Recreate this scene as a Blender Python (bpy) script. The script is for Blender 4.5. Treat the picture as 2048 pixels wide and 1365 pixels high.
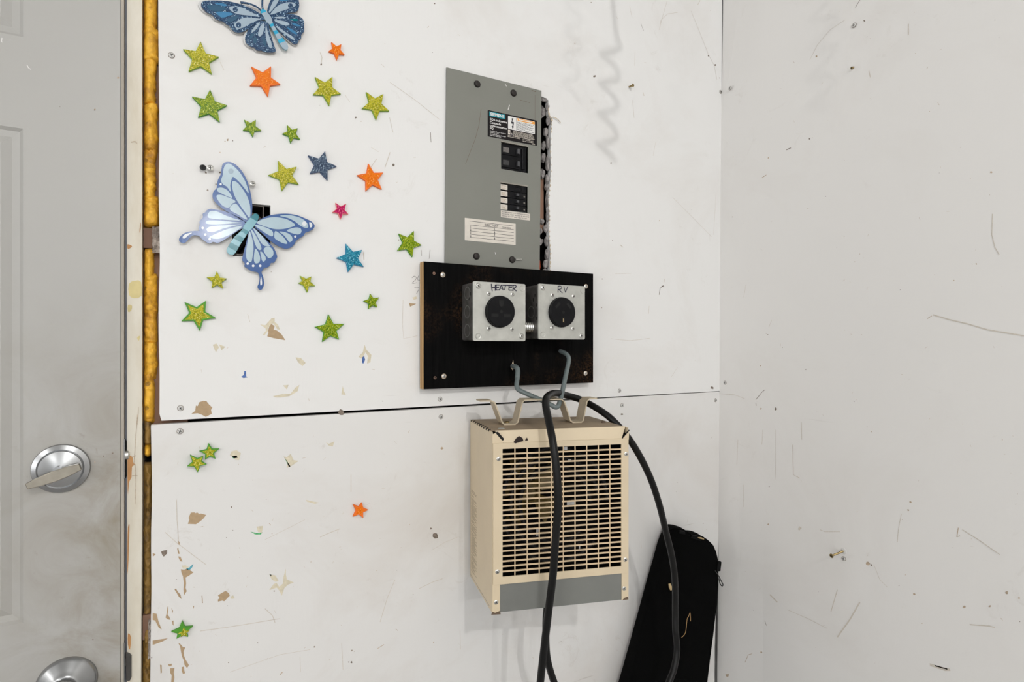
import bpy, bmesh, math, random
from mathutils import Vector, Matrix, noise
from mathutils.geometry import tessellate_polygon
random.seed(7)
SC = bpy.context.scene
COL = SC.collection
for o_ in list(bpy.data.objects):
    bpy.data.objects.remove(o_)

# ------------------------------------------------------------------ camera, world, lights, exposure
YAW = math.radians(28.38)
FPX = 1138.0
CAM = Vector((-1.09485, -0.97, 1.42))
cd = bpy.data.cameras.new('camera')
cd.sensor_width = 36.0
cd.lens = FPX / 2048 * 36.0
cd.shift_y = 7.5 / 2048
cd.clip_start = 0.01
co = bpy.data.objects.new('camera', cd)
COL.objects.link(co)
co.location = CAM
co.rotation_euler = (math.pi / 2, 0, -YAW)
SC.camera = co

w = bpy.data.worlds.new('world'); SC.world = w; w.use_nodes = True
w.node_tree.nodes['Background'].inputs[0].default_value = (0.8, 0.87, 1.0, 1)
w.node_tree.nodes['Background'].inputs[1].default_value = 0.05

def lamp(x, y, z, power, col=(1, 0.99, 0.975), r=0.035):
    l = bpy.data.lights.new('ceiling_lamp', 'POINT')
    l.energy = power; l.color = col; l.shadow_soft_size = r
    o = bpy.data.objects.new('ceiling_lamp', l); COL.objects.link(o); o.location = (x, y, z)
lamp(-1.0, -2.64, 2.64, 84, r=0.022)
lamp(-3.4, -2.64, 2.64, 55, r=0.03)
lamp(-1.0, -6.0, 2.66, 125, r=0.03)
lamp(-5.8, -2.5, 2.64, 60, r=0.05)
lamp(-3.6, -6.0, 2.66, 90)
# soft cool fill light added behind and to the left, no real opening
al = bpy.data.lights.new('back_fill', 'AREA'); al.shape = 'RECTANGLE'; al.size = 3.0; al.size_y = 2.0
al.energy = 40; al.color = (0.88, 0.94, 1.0)
ao = bpy.data.objects.new('back_fill', al); COL.objects.link(ao)
ao.location = (-3.2, -7.7, 1.2); ao.rotation_euler = (math.radians(90), 0, 0)

al2 = bpy.data.lights.new('side_fill', 'AREA'); al2.shape = 'RECTANGLE'; al2.size = 3.0; al2.size_y = 1.8  # added soft fill that brightens the right wall, no opening is there
al2.energy = 85; al2.color = (0.97, 0.98, 1.0)
ao2 = bpy.data.objects.new('side_fill', al2); COL.objects.link(ao2)
ao2.location = (-6.7, -4.2, 1.4); ao2.rotation_euler = (math.radians(90), 0, math.radians(-90))
SC.view_settings.view_transform = 'Standard'
SC.view_settings.look = 'None'
SC.view_settings.gamma = 1.0
SC.view_settings.use_curve_mapping = False
SC.view_settings.exposure = -0.62

# ------------------------------------------------------------------ unprojection helpers (measuring only)
FW = Vector((math.sin(YAW), math.cos(YAW), 0)); RT = Vector((math.cos(YAW), -math.sin(YAW), 0)); UP = Vector((0, 0, 1))
def ray(px, py): return FW + RT * ((px - 1024) / FPX) - UP * ((py - 690) / FPX)
def C(px, py, Z): return CAM + ray(px, py) * Z
def W(px, py, o=0.0):
    r = ray(px, py); return CAM + r * ((-o - CAM.y) / r.y)
def RW(px, py, o=0.0):
    r = ray(px, py); return CAM + r * ((-o - CAM.x) / r.x)
def wz(px, py, o=0.0):
    p = W(px, py, o); return (p.x, p.z)
def pts(lst, sc, ox, oy, o=0.0): return [wz(ox + a / sc, oy + b / sc, o) for a, b in lst]

# ------------------------------------------------------------------ objects
def wloc(p):
    v = Vector((0, 0, 0))
    while p is not None:
        v += Vector(p.location); p = p.parent
    return v
def thing(name, label, cat, loc=(0, 0, 0), group=None):
    o = bpy.data.objects.new(name, None); COL.objects.link(o); o.location = loc
    o.empty_display_size = 0.03
    tag(o, label, cat, group); return o
def tag(o, label=None, cat=None, group=None, kind=None):
    if label: o['label'] = label
    if cat: o['category'] = cat
    if group: o['group'] = group
    if kind: o['kind'] = kind
    return o

class MB:
    def __init__(s): s.v = []; s.f = []; s.m = []
    def add(s, vs, fs, mi=0):
        b = len(s.v); s.v += [Vector(x) for x in vs]
        for f in fs: s.f.append([b + i for i in f]); s.m.append(mi)
        return s
    def box(s, a, b, mi=0):
        x0, y0, z0 = [min(a[i], b[i]) for i in range(3)]; x1, y1, z1 = [max(a[i], b[i]) for i in range(3)]
        return s.add([(x0,y0,z0),(x1,y0,z0),(x1,y1,z0),(x0,y1,z0),(x0,y0,z1),(x1,y0,z1),(x1,y1,z1),(x0,y1,z1)],
              [(0,3,2,1),(4,5,6,7),(0,1,5,4),(1,2,6,5),(2,3,7,6),(3,0,4,7)], mi)
    def hexa(s, p, mi=0):   # 8 points: bottom ring, top ring
        return s.add(p, [(0,3,2,1),(4,5,6,7),(0,1,5,4),(1,2,6,5),(2,3,7,6),(3,0,4,7)], mi)
    def ext(s, outer, o0, o1, holes=(), fr=None, mi=0, back=True):
        """polygon (a,b) extruded from offset o0 to o1 out of the plane"""
        fr = fr or (lambda a, b, c: (a, -c, b))
        rings = [list(outer)] + [list(h) for h in holes]
        flat = [p for r in rings for p in r]
        tris = tessellate_polygon([[Vector((p[0], p[1], 0)) for p in r] for r in rings])
        n = len(flat)
        vs = [fr(p[0], p[1], o1) for p in flat] + [fr(p[0], p[1], o0) for p in flat]
        fs = [tuple(t) for t in tris]
        if back: fs += [tuple(n + i for i in reversed(t)) for t in tris]
        k = 0
        for r in rings:
            m = len(r)
            for i in range(m):
                j = (i + 1) % m
                fs.append((k + i, k + j, n + k + j, n + k + i))
            k += m
        return s.add(vs, fs, mi)
    def tube(s, path, r, n=12, mi=0, cap=True):
        P = [Vector(p) for p in path]; m = len(P)
        R = r if isinstance(r, (list, tuple)) else [r] * m
        T = []
        for i in range(m):
            T.append((P[min(i+1, m-1)] - P[max(i-1, 0)]).normalized())
        a = Vector((0, 0, 1)) if abs(T[0].z) < 0.9 else Vector((1, 0, 0))
        u = (a - T[0] * a.dot(T[0])).normalized()
        vs = []; fs = []
        for i in range(m):
            u = (u - T[i] * u.dot(T[i])).normalized(); v = T[i].cross(u)
            for k in range(n):
                an = 2 * math.pi * k / n
                vs.append(P[i] + (u * math.cos(an) + v * math.sin(an)) * R[i])
        for i in range(m - 1):
            for k in range(n):
                k2 = (k + 1) % n
                fs.append((i*n+k, i*n+k2, (i+1)*n+k2, (i+1)*n+k))
        if cap:
            fs.append(tuple(reversed(range(n)))); fs.append(tuple((m-1)*n + k for k in range(n)))
        return s.add(vs, fs, mi)
    def lathe(s, prof, c, axis=(0, -1, 0), n=32, mi=0):
        """prof: list of (radius, height along axis)"""
        ax = Vector(axis).normalized(); c = Vector(c)
        a = Vector((0, 0, 1)) if abs(ax.z) < 0.9 else Vector((1, 0, 0))
        u = (a - ax * a.dot(ax)).normalized(); v = ax.cross(u)
        vs = []; fs = []; m = len(prof)
        for (r, h) in prof:
            for k in range(n):
                an = 2 * math.pi * k / n
                vs.append(c + ax * h + (u * math.cos(an) + v * math.sin(an)) * max(r, 1e-5))
        for i in range(m - 1):
            for k in range(n):
                k2 = (k + 1) % n
                fs.append((i*n+k, i*n+k2, (i+1)*n+k2, (i+1)*n+k))
        fs.append(tuple(range(n))); fs.append(tuple((m-1)*n + k for k in range(n)))
        return s.add(vs, fs, mi)
    def obj(s, name, mats, parent=None, smooth=None, bevel=0, recalc=True, loc=None):
        me = bpy.data.meshes.new(name)
        off = Vector(loc) if loc is not None else Vector((0, 0, 0))
        base = wloc(parent) + off
        me.from_pydata([v - base for v in s.v], [], s.f)
        for m in (mats if isinstance(mats, (list, tuple)) else [mats]): me.materials.append(m)
        for p, i in zip(me.polygons, s.m): p.material_index = i
        if recalc:
            bm = bmesh.new(); bm.from_mesh(me); bmesh.ops.recalc_face_normals(bm, faces=bm.faces); bm.to_mesh(me); bm.free()
        if smooth is not None:
            me.shade_smooth(); me.set_sharp_from_angle(angle=math.radians(smooth))
        me.update()
        o = bpy.data.objects.new(name, me); COL.objects.link(o)
        o.location = off
        if parent is not None: o.parent = parent
        if bevel:
            b = o.modifiers.new('bevel', 'BEVEL'); b.width = bevel; b.segments = 2; b.limit_method = 'ANGLE'; b.angle_limit = math.radians(50)
        return o

def spline(P, sub=4, closed=False):
    P = [Vector(p) for p in P]; n = len(P); out = []
    rng = n if closed else n - 1
    for i in range(rng):
        if closed: a, b, c, d = P[i-1], P[i], P[(i+1) % n], P[(i+2) % n]
        else: a, b, c, d = P[max(i-1, 0)], P[i], P[i+1], P[min(i+2, n-1)]
        for k in range(sub):
            t = k / sub
            out.append(0.5 * ((2*b) + (c-a)*t + (2*a-5*b+4*c-d)*t*t + (3*b-a-3*c+d)*t*t*t))
    if not closed: out.append(P[-1])
    return out
def sp2(P, sub=4): return [(v.x, v.y) for v in spline([(p[0], p[1], 0) for p in P], sub, True)]
def circ(cx, cz, rx, rz=None, n=24): 
    rz = rz or rx; return [(cx + rx * math.cos(2*math.pi*k/n), cz + rz * math.sin(2*math.pi*k/n)) for k in range(n)]
def rect(x0, z0, x1, z1): return [(x0, z0), (x1, z0), (x1, z1), (x0, z1)]
def rrect(x0, z0, x1, z1, r, n=4):
    out = []
    for cx, cz, a0 in ((x1-r, z0+r, -90), (x1-r, z1-r, 0), (x0+r, z1-r, 90), (x0+r, z0+r, 180)):
        for k in range(n + 1):
            a = math.radians(a0 + 90 * k / n); out.append((cx + r*math.cos(a), cz + r*math.sin(a)))
    return out
def strip(P, wd):
    """polyline in the plane -> ribbon polygon"""
    P = [Vector((p[0], p[1])) for p in P]; L = []; R_ = []
    for i in range(len(P)):
        t = (P[min(i+1, len(P)-1)] - P[max(i-1, 0)]); t = t.normalized() if t.length > 1e-9 else Vector((1, 0))
        nrm = Vector((-t.y, t.x)) * wd / 2
        L.append(P[i] + nrm); R_.append(P[i] - nrm)
    return L, R_
def add_strip(mb, P, wd, o0, o1, fr=None, mi=0):
    fr = fr or (lambda a, b, c: (a, -c, b))
    L, R_ = strip(P, wd); n = len(L)
    vs = [fr(p[0], p[1], o1) for p in L] + [fr(p[0], p[1], o1) for p in R_]
    mb.add(vs, [(i, i+1, n+i+1, n+i) for i in range(n-1)], mi)

# ------------------------------------------------------------------ materials
def nt(name):
    m = bpy.data.materials.new(name); m.use_nodes = True
    N = m.node_tree.nodes; L = m.node_tree.links; b = N['Principled BSDF']
    return m, N, L, b
def ncoord(N, L, scale=(1, 1, 1)):
    tc = N.new('ShaderNodeTexCoord'); mp = N.new('ShaderNodeMapping'); mp.inputs['Scale'].default_value = scale
    L.new(tc.outputs['Object'], mp.inputs['Vector']); return mp.outputs[0]
def nnoise(N, L, vec, scale, detail=4, rough=0.55, dist=0.0):
    n = N.new('ShaderNodeTexNoise'); n.inputs['Scale'].default_value = scale; n.inputs['Detail'].default_value = detail
    n.inputs['Roughness'].default_value = rough; n.inputs['Distortion'].default_value = dist
    L.new(vec, n.inputs['Vector']); return n.outputs[0]
def nramp(N, L, fac, stops):
    r = N.new('ShaderNodeValToRGB'); e = r.color_ramp.elements
    while len(e) < len(stops): e.new(0.5)
    for i, (p, c) in enumerate(stops):
        e[i].position = p; e[i].color = (c, c, c, 1) if isinstance(c, (int, float)) else (*c, 1)
    L.new(fac, r.inputs[0]); return r.outputs[0]
def nmix(N, L, fac, a, b):
    m = N.new('ShaderNodeMix'); m.data_type = 'RGBA'
    if hasattr(fac, 'links'): L.new(fac, m.inputs[0])
    else: m.inputs[0].default_value = fac
    for s, i in ((a, 6), (b, 7)):
        if hasattr(s, 'links'): L.new(s, m.inputs[i])
        else: m.inputs[i].default_value = (*s, 1)
    return m.outputs[2]
def nmath(N, L, op, a, b=None):
    m = N.new('ShaderNodeMath'); m.operation = op
    for i, s in enumerate((a, b)):
        if s is None: continue
        if hasattr(s, 'links'): L.new(s, m.inputs[i])
        else: m.inputs[i].default_value = s
    return m.outputs[0]
def nbump(N, L, b, h, strength=0.2, dist=0.001):
    u = N.new('ShaderNodeBump'); u.inputs['Strength'].default_value = strength; u.inputs['Distance'].default_value = dist
    L.new(h, u.inputs['Height']); L.new(u.outputs[0], b.inputs['Normal'])
def simple(name, col, rough=0.5, metal=0.0, var=0.12, nscale=40, bump=0.0, bscale=300, spec=None, stretch=(1, 1, 1)):
    m, N, L, b = nt(name)
    v = ncoord(N, L, stretch)
    n = nnoise(N, L, v, nscale)
    lo = tuple(c * (1 - var) for c in col); hi = tuple(min(1, c * (1 + var)) for c in col)
    L.new(nramp(N, L, n, [(0.3, lo), (0.7, hi)]), b.inputs['Base Color'])
    b.inputs['Roughness'].default_value = rough; b.inputs['Metallic'].default_value = metal
    if spec is not None: b.inputs['Specular IOR Level'].default_value = spec
    if bump: nbump(N, L, b, nnoise(N, L, v, bscale), bump, 0.0006)
    return m
M = {}
def wallpaint(name, base, dirtamt=1.0, seed=0.0):
    m, N, L, b = nt(name)
    tc = N.new('ShaderNodeTexCoord'); mp = N.new('ShaderNodeMapping'); mp.inputs['Location'].default_value = (seed, seed, seed)
    L.new(tc.outputs['Object'], mp.inputs['Vector']); v = mp.outputs[0]
    mp2 = N.new('ShaderNodeMapping'); mp2.inputs['Scale'].default_value = (1, 1, 0.12); L.new(v, mp2.inputs['Vector'])
    c = base
    smear = nramp(N, L, nnoise(N, L, v, 3.2, 6, 0.62, 0.6), [(0.50, 0.0), (0.78, 1.0)])
    col = nmix(N, L, nmath(N, L, 'MULTIPLY', smear, 0.32 * dirtamt), c, (0.56, 0.50, 0.44))
    fine = nramp(N, L, nnoise(N, L, v, 14, 8, 0.75, 1.2), [(0.60, 0.0), (0.74, 1.0)])
    reg = nramp(N, L, nnoise(N, L, v, 2.3, 2), [(0.45, 0.0), (0.62, 1.0)])
    fm = nmath(N, L, 'MULTIPLY', fine, reg)
    col = nmix(N, L, nmath(N, L, 'MULTIPLY', fm, 0.34 * dirtamt), col, (0.46, 0.40, 0.34))
    # long drag scratches
    mp3 = N.new('ShaderNodeMapping'); mp3.inputs['Rotation'].default_value = (0, math.radians(38), 0); mp3.inputs['Scale'].default_value = (1.3, 1, 26)
    L.new(v, mp3.inputs['Vector'])
    scr = nramp(N, L, nnoise(N, L, mp3.outputs[0], 3.0, 3, 0.5), [(0.735, 0.0), (0.76, 1.0)])
    col = nmix(N, L, nmath(N, L, 'MULTIPLY', scr, 0.35 * dirtamt), col, (0.42, 0.37, 0.33))
    # small specks
    vo = N.new('ShaderNodeTexVoronoi'); vo.inputs['Scale'].default_value = 34; L.new(v, vo.inputs['Vector'])
    sel = nmath(N, L, 'GREATER_THAN', N_sep(N, L, vo.outputs['Color']), 0.86)
    dot = nmath(N, L, 'LESS_THAN', vo.outputs['Distance'], 0.045)
    col = nmix(N, L, nmath(N, L, 'MULTIPLY', nmath(N, L, 'MULTIPLY', sel, dot), 0.75), col, (0.22, 0.15, 0.09))
    L.new(col, b.inputs['Base Color'])
    b.inputs['Roughness'].default_value = 0.55; b.inputs['Specular IOR Level'].default_value = 0.3
    h = nmath(N, L, 'ADD', nmath(N, L, 'MULTIPLY', nnoise(N, L, mp2.outputs[0], 260, 3), 0.6), nnoise(N, L, v, 9, 2))
    nbump(N, L, b, h, 0.25, 0.0006)
    return m
def N_sep(N, L, c):
    s = N.new('ShaderNodeSeparateColor'); L.new(c, s.inputs[0]); return s.outputs[0]
M['wall'] = wallpaint('stained_white_wall_paint', (0.79, 0.783, 0.770), 1.0)
M['wall_low'] = wallpaint('scuffed_white_wall_paint', (0.74, 0.728, 0.712), 1.5, 3.7)
M['wall_right'] = wallpaint('side_wall_paint', (0.81, 0.795, 0.775), 0.55, 9.1)
M['plain_white'] = simple('plain_white_paint', (0.70, 0.69, 0.67), 0.7, var=0.03)
M['room'] = simple('grey_room_paint', (0.66, 0.66, 0.65), 0.8, var=0.03)
M['concrete'] = simple('grey_concrete', (0.42, 0.41, 0.40), 0.8, var=0.15, nscale=8, bump=0.3)
M['stud'] = simple('bare_brown_stud', (0.26, 0.15, 0.10), 0.8, var=0.3, nscale=20, stretch=(1, 1, 0.1), bump=0.3)
M['dark'] = simple('dark_void', (0.012, 0.010, 0.009), 0.9)
M['bare'] = simple('bare_brown_board_paper', (0.42, 0.30, 0.18), 0.85, var=0.08, nscale=200)
M['cream'] = simple('cream_glue_residue', (0.66, 0.60, 0.46), 0.8, var=0.12, nscale=150)
M['scuff_dark'] = simple('dark_scuff', (0.20, 0.16, 0.13), 0.9, var=0.4, nscale=400)
M['scuff_brown'] = simple('brown_scuff', (0.48, 0.38, 0.28), 0.9, var=0.3, nscale=300)
M['scuff_pale'] = simple('pale_tan_scuff', (0.62, 0.57, 0.50), 0.9, var=0.1, nscale=300)
M['blue_scrap'] = simple('blue_foil_scrap', (0.05, 0.12, 0.35), 0.4, var=0.5, nscale=500)
M['green_scrap'] = simple('green_scrap', (0.10, 0.40, 0.16), 0.5, var=0.4, nscale=500)
M['teal_scrap'] = simple('teal_scrap', (0.10, 0.36, 0.45), 0.5, var=0.4, nscale=500)
M['chrome'] = simple('worn_steel_screw', (0.62, 0.61, 0.58), 0.28, 1.0, var=0.2, nscale=600)
M['painted_screw'] = simple('painted_screw_head', (0.62, 0.61, 0.59), 0.5, 0.2, var=0.2, nscale=500)
M['blackscrew'] = simple('black_screw', (0.02, 0.02, 0.02), 0.35, 0.6, var=0.3)
M['brass'] = simple('aged_brass_screw', (0.33, 0.25, 0.12), 0.4, 0.9, var=0.3, nscale=300)
M['dovoid'] = M['dark']
M['galv'] = simple('galvanised_cover', (0.50, 0.50, 0.465), 0.42, 0.6, var=0.10, nscale=60, bump=0.05)
M['galv_dark'] = simple('galvanised_box_side', (0.20, 0.19, 0.18), 0.45, 0.7, var=0.35, nscale=50)
M['blackplastic'] = simple('black_plastic', (0.006, 0.006, 0.007), 0.35, var=0.2, spec=0.12)
M['blackmatte'] = simple('matte_black_slot', (0.002, 0.002, 0.002), 0.8)
M['grey_paint'] = simple('grey_enamel_panel', (0.195, 0.197, 0.172), 0.42, 0.0, var=0.05, nscale=6, bump=0.03)
M['white_print'] = simple('white_print', (0.75, 0.74, 0.72), 0.6, var=0.03)
M['black_print'] = simple('black_print', (0.015, 0.013, 0.02), 0.6)
M['ink'] = simple('dark_violet_marker_ink', (0.012, 0.010, 0.035), 0.5)
M['pencil'] = simple('grey_pencil', (0.16, 0.15, 0.16), 0.8)
M['teal_print'] = simple('teal_print', (0.0, 0.27, 0.33), 0.5, var=0.03)
M['orange_print'] = simple('orange_print', (0.80, 0.33, 0.03), 0.5, var=0.05)
M['paper'] = simple('aged_white_paper_label', (0.68, 0.63, 0.56), 0.7, var=0.05, nscale=60)
M['labelblack'] = simple('black_label_film', (0.010, 0.008, 0.009), 0.4, spec=0.15)
M['beige'] = simple('beige_heater_enamel', (0.64, 0.53, 0.37), 0.45, var=0.035, nscale=18, bump=0.02)
M['beige_dirty'] = simple('dusty_beige_heater_top', (0.31, 0.235, 0.155), 0.75, var=0.14, nscale=30, bump=0.1)
M['beige_bracket'] = simple('dusty_beige_bracket', (0.50, 0.42, 0.30), 0.5, var=0.12, nscale=50)
M['heater_grey'] = simple('grey_heater_panel', (0.165, 0.168, 0.155), 0.45, 0.0, var=0.09, nscale=14)
M['steel_dark'] = simple('dark_heating_rod', (0.006, 0.006, 0.007), 0.5, 0.0, var=0.3, spec=0.2)
M['heater_in'] = simple('heater_inner_shell', (0.006, 0.0055, 0.005), 0.7, 0.0, var=0.4, spec=0.1)
M['fan'] = simple('yellowish_fan_metal', (0.10, 0.068, 0.016), 0.45, 0.2, var=0.3)
M['silver'] = simple('bright_metal_tab', (0.7, 0.7, 0.7), 0.3, 0.9)
M['hook'] = simple('grey_vinyl_coating', (0.135, 0.165, 0.165), 0.45, var=0.12, nscale=60, bump=0.05)
M['cord'] = simple('black_rubber_cord', (0.005, 0.005, 0.005), 0.36, var=0.2, nscale=150, bump=0.08, spec=0.22)
M['bag'] = simple('black_nylon_fabric', (0.0025, 0.0025, 0.0025), 0.9, var=0.3, nscale=900, bump=0.3, bscale=900, spec=0.04)
M['bag_trim'] = simple('black_webbing', (0.004, 0.004, 0.004), 0.7, spec=0.08)
M['straw'] = simple('dry_straw', (0.30, 0.18, 0.07), 0.8)
M['tan'] = simple('tan_scrap', (0.42, 0.31, 0.16), 0.8)
M['plaster'] = simple('torn_grey_plaster', (0.30, 0.28, 0.27), 0.9, var=0.35, nscale=120, bump=0.6, bscale=200)
M['torn_paper'] = simple('torn_board_paper', (0.50, 0.41, 0.30), 0.9, var=0.3, nscale=150)
M['wire_orange'] = simple('orange_red_wire', (0.45, 0.07, 0.02), 0.5)
M['jb'] = simple('dirty_metal_box', (0.10, 0.085, 0.075), 0.5, 0.6, var=0.5, nscale=60)
M['weather'] = simple('grey_weatherstrip', (0.16, 0.17, 0.20), 0.5, var=0.1)
M['dooredge'] = simple('door_edge_strip', (0.50, 0.46, 0.40), 0.5, var=0.15, nscale=30, stretch=(1, 1, 0.05))
M['brushed'] = simple('satin_chrome', (0.37, 0.375, 0.38), 0.27, 1.0, var=0.06, nscale=8)
M['gasket'] = M['blackplastic']
# door paint with grime
def doormat():
    m, N, L, b = nt('grimy_grey_door_paint')
    tc = N.new('ShaderNodeTexCoord'); v = tc.outputs['Object']
    s = N.new('ShaderNodeSeparateXYZ'); L.new(v, s.inputs[0])
    # grime gathers round the latch edge, below eye height
    mz = N.new('ShaderNodeMapRange'); L.new(s.outputs[2], mz.inputs[0])
    mz.inputs[1].default_value = 1.52; mz.inputs[2].default_value = 1.22; mz.inputs[3].default_value = 0.0; mz.inputs[4].default_value = 1.0
    mx = N.new('ShaderNodeMapRange'); L.new(s.outputs[0], mx.inputs[0])
    mx.inputs[1].default_value = -1.34; mx.inputs[2].default_value = -1.205; mx.inputs[3].default_value = 0.25; mx.inputs[4].default_value = 1.0
    reg = nmath(N, L, 'MULTIPLY', mz.outputs[0], mx.outputs[0])
    n1 = nramp(N, L, nnoise(N, L, v, 11, 6, 0.65, 0.8), [(0.36, 0.0), (0.72, 1.0)])
    g = nmath(N, L, 'MULTIPLY', reg, n1)
    col = nmix(N, L, nmath(N, L, 'MULTIPLY', g, 1.0), (0.41, 0.402, 0.382), (0.25, 0.215, 0.16))
    n2 = nramp(N, L, nnoise(N, L, v, 55, 5, 0.6, 0.5), [(0.66, 0.0), (0.75, 1.0)])
    col = nmix(N, L, nmath(N, L, 'MULTIPLY', nmath(N, L, 'MULTIPLY', n2, reg), 0.55), col, (0.22, 0.18, 0.13))
    L.new(col, b.inputs['Base Color']); b.inputs['Roughness'].default_value = 0.42
    nbump(N, L, b, nnoise(N, L, v, 60, 3), 0.06, 0.0006)
    return m
M['door'] = doormat()
def jambmat():
    m, N, L, b = nt('chipped_cream_jamb_paint')
    v = ncoord(N, L, (1, 1, 0.25))
    n = nramp(N, L, nnoise(N, L, v, 30, 5, 0.6), [(0.4, (0.70, 0.66, 0.57)), (0.7, (0.60, 0.54, 0.43))])
    n2 = nramp(N, L, nnoise(N, L, v, 60, 6, 0.7, 0.6), [(0.70, 0.0), (0.73, 1.0)])
    col = nmix(N, L, nmath(N, L, 'MULTIPLY', n2, 0.7), n, (0.36, 0.25, 0.15))
    L.new(col, b.inputs['Base Color']); b.inputs['Roughness'].default_value = 0.5
    nbump(N, L, b, nnoise(N, L, v, 90, 3), 0.25, 0.001)
    return m
M['jamb'] = jambmat()
M['jamb_wood'] = simple('bare_orange_wood', (0.48, 0.24, 0.09), 0.7, var=0.25, nscale=80, stretch=(1, 1, 0.2))
def foammat(name, a, bcol, c):
    m, N, L, b = nt(name)
    v = ncoord(N, L)
    n = nramp(N, L, nnoise(N, L, v, 28, 7, 0.7, 0.8), [(0.30, c), (0.42, bcol), (0.54, a)])
    vo = N.new('ShaderNodeTexVoronoi'); vo.inputs['Scale'].default_value = 60; L.new(v, vo.inputs['Vector'])
    sel = nmath(N, L, 'GREATER_THAN', N_sep(N, L, vo.outputs['Color']), 0.72)
    dot = nmath(N, L, 'LESS_THAN', vo.outputs['Distance'], 0.20)
    col = nmix(N, L, nmath(N, L, 'MULTIPLY', nmath(N, L, 'MULTIPLY', sel, dot), 0.6), n, (0.10, 0.05, 0.01))
    L.new(col, b.inputs['Base Color']); b.inputs['Roughness'].default_value = 0.5
    b.inputs['Subsurface Weight'].default_value = 0.0
    nbump(N, L, b, nnoise(N, L, v, 110, 5, 0.7), 0.7, 0.003)
    return m
M['foam'] = foammat('yellow_spray_foam', (0.86, 0.47, 0.035), (0.62, 0.30, 0.02), (0.34, 0.15, 0.02))
M['foam_dirty'] = foammat('dirty_brown_spray_foam', (0.36, 0.21, 0.05), (0.22, 0.13, 0.04), (0.09, 0.055, 0.03))
M['ply'] = simple('plywood_edge', (0.55, 0.34, 0.14), 0.7, var=0.3, nscale=300, stretch=(1, 1, 0.03))
def boardmat():
    m, N, L, b = nt('black_stained_board')
    v = ncoord(N, L, (1, 1, 0.08)); v0 = ncoord(N, L)
    g = nnoise(N, L, v, 300, 4)
    base = nramp(N, L, g, [(0.35, (0.0018, 0.0018, 0.0018)), (0.7, (0.0048, 0.0045, 0.0045))])
    reg = nramp(N, L, nnoise(N, L, v0, 9, 3), [(0.52, 0.0), (0.68, 1.0)])
    fi = nramp(N, L, nnoise(N, L, v0, 260, 5, 0.7), [(0.45, 0.0), (0.62, 1.0)])
    col = nmix(N, L, nmath(N, L, 'MULTIPLY', nmath(N, L, 'MULTIPLY', reg, fi), 0.45), base, (0.07, 0.035, 0.015))
    L.new(col, b.inputs['Base Color']); b.inputs['Roughness'].default_value = 0.7; b.inputs['Specular IOR Level'].default_value = 0.04
    nbump(N, L, b, g, 0.15, 0.0006)
    return m
M['board'] = boardmat()
def glitter(name, a, bcol, c, spark=(1, 0.95, 0.75), scale=900):
    m, N, L, b = nt(name)
    v = ncoord(N, L)
    vo = N.new('ShaderNodeTexVoronoi'); vo.inputs['Scale'].default_value = scale; L.new(v, vo.inputs['Vector'])
    r = N_sep(N, L, vo.outputs['Color'])
    col = nramp(N, L, r, [(0.0, c), (0.35, bcol), (0.75, a), (0.92, a), (0.96, spark)])
    L.new(col, b.inputs['Base Color']); b.inputs['Roughness'].default_value = 0.3; b.inputs['Metallic'].default_value = 0.0; b.inputs['Specular IOR Level'].default_value = 0.08
    nbump(N, L, b, r, 0.5, 0.0008)
    return m
M['g_yel'] = glitter('yellow_green_glitter', (0.56, 0.50, 0.045), (0.34, 0.33, 0.016), (0.17, 0.19, 0.008), (0.80, 0.72, 0.35))
M['g_grn'] = glitter('green_glitter', (0.32, 0.38, 0.014), (0.15, 0.25, 0.006), (0.045, 0.12, 0.003), (0.68, 0.72, 0.22))
M['g_org'] = glitter('orange_glitter', (0.82, 0.20, 0.006), (0.80, 0.17, 0.005), (0.66, 0.12, 0.004), (0.90, 0.50, 0.18))
M['g_navy'] = glitter('slate_blue_glitter', (0.10, 0.14, 0.20), (0.045, 0.07, 0.12), (0.015, 0.028, 0.06), (0.5, 0.62, 0.7))
M['g_teal'] = glitter('teal_glitter', (0.04, 0.30, 0.42), (0.015, 0.18, 0.28), (0.005, 0.09, 0.16), (0.5, 0.85, 0.92))
M['g_pink'] = glitter('pink_glitter', (0.62, 0.02, 0.14), (0.45, 0.008, 0.09), (0.28, 0.004, 0.05), (0.9, 0.4, 0.5))
M['g_blue'] = glitter('blue_wing_glitter', (0.06, 0.12, 0.21), (0.03, 0.06, 0.13), (0.012, 0.03, 0.07), (0.5, 0.68, 0.8), 1000)
M['f_lime'] = simple('lime_foam_edge', (0.22, 0.38, 0.02), 0.6, var=0.06)
M['f_green'] = simple('green_foam_edge', (0.06, 0.27, 0.012), 0.6, var=0.06)
M['f_org'] = simple('orange_foam_edge', (0.80, 0.15, 0.003), 0.6, var=0.06)
M['f_navy'] = simple('navy_foam_edge', (0.05, 0.09, 0.20), 0.6, var=0.06)
M['f_teal'] = simple('blue_foam_edge', (0.04, 0.22, 0.42), 0.6, var=0.06)
M['f_pink'] = simple('salmon_foam_edge', (0.75, 0.22, 0.20), 0.6, var=0.06)
def gloss(name, c, r=0.15): return simple(name, c, r, var=0.04, nscale=60, bump=0.14, bscale=45, spec=0.27)
M['b_blue'] = gloss('glossy_blue_wing', (0.050, 0.112, 0.30))
M['b_light'] = gloss('glossy_pale_blue_cell', (0.42, 0.54, 0.61))
M['b_white'] = gloss('white_dot', (0.75, 0.78, 0.80))
M['b_teal'] = gloss('teal_band', (0.004, 0.17, 0.22))
M['b_ltteal'] = gloss('pale_teal_body', (0.19, 0.41, 0.48))
M['b_med'] = gloss('mid_blue_cell', (0.03, 0.18, 0.36), 0.35)
M['b_dteal'] = gloss('dark_teal_cell', (0.01, 0.075, 0.15), 0.35)
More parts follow.
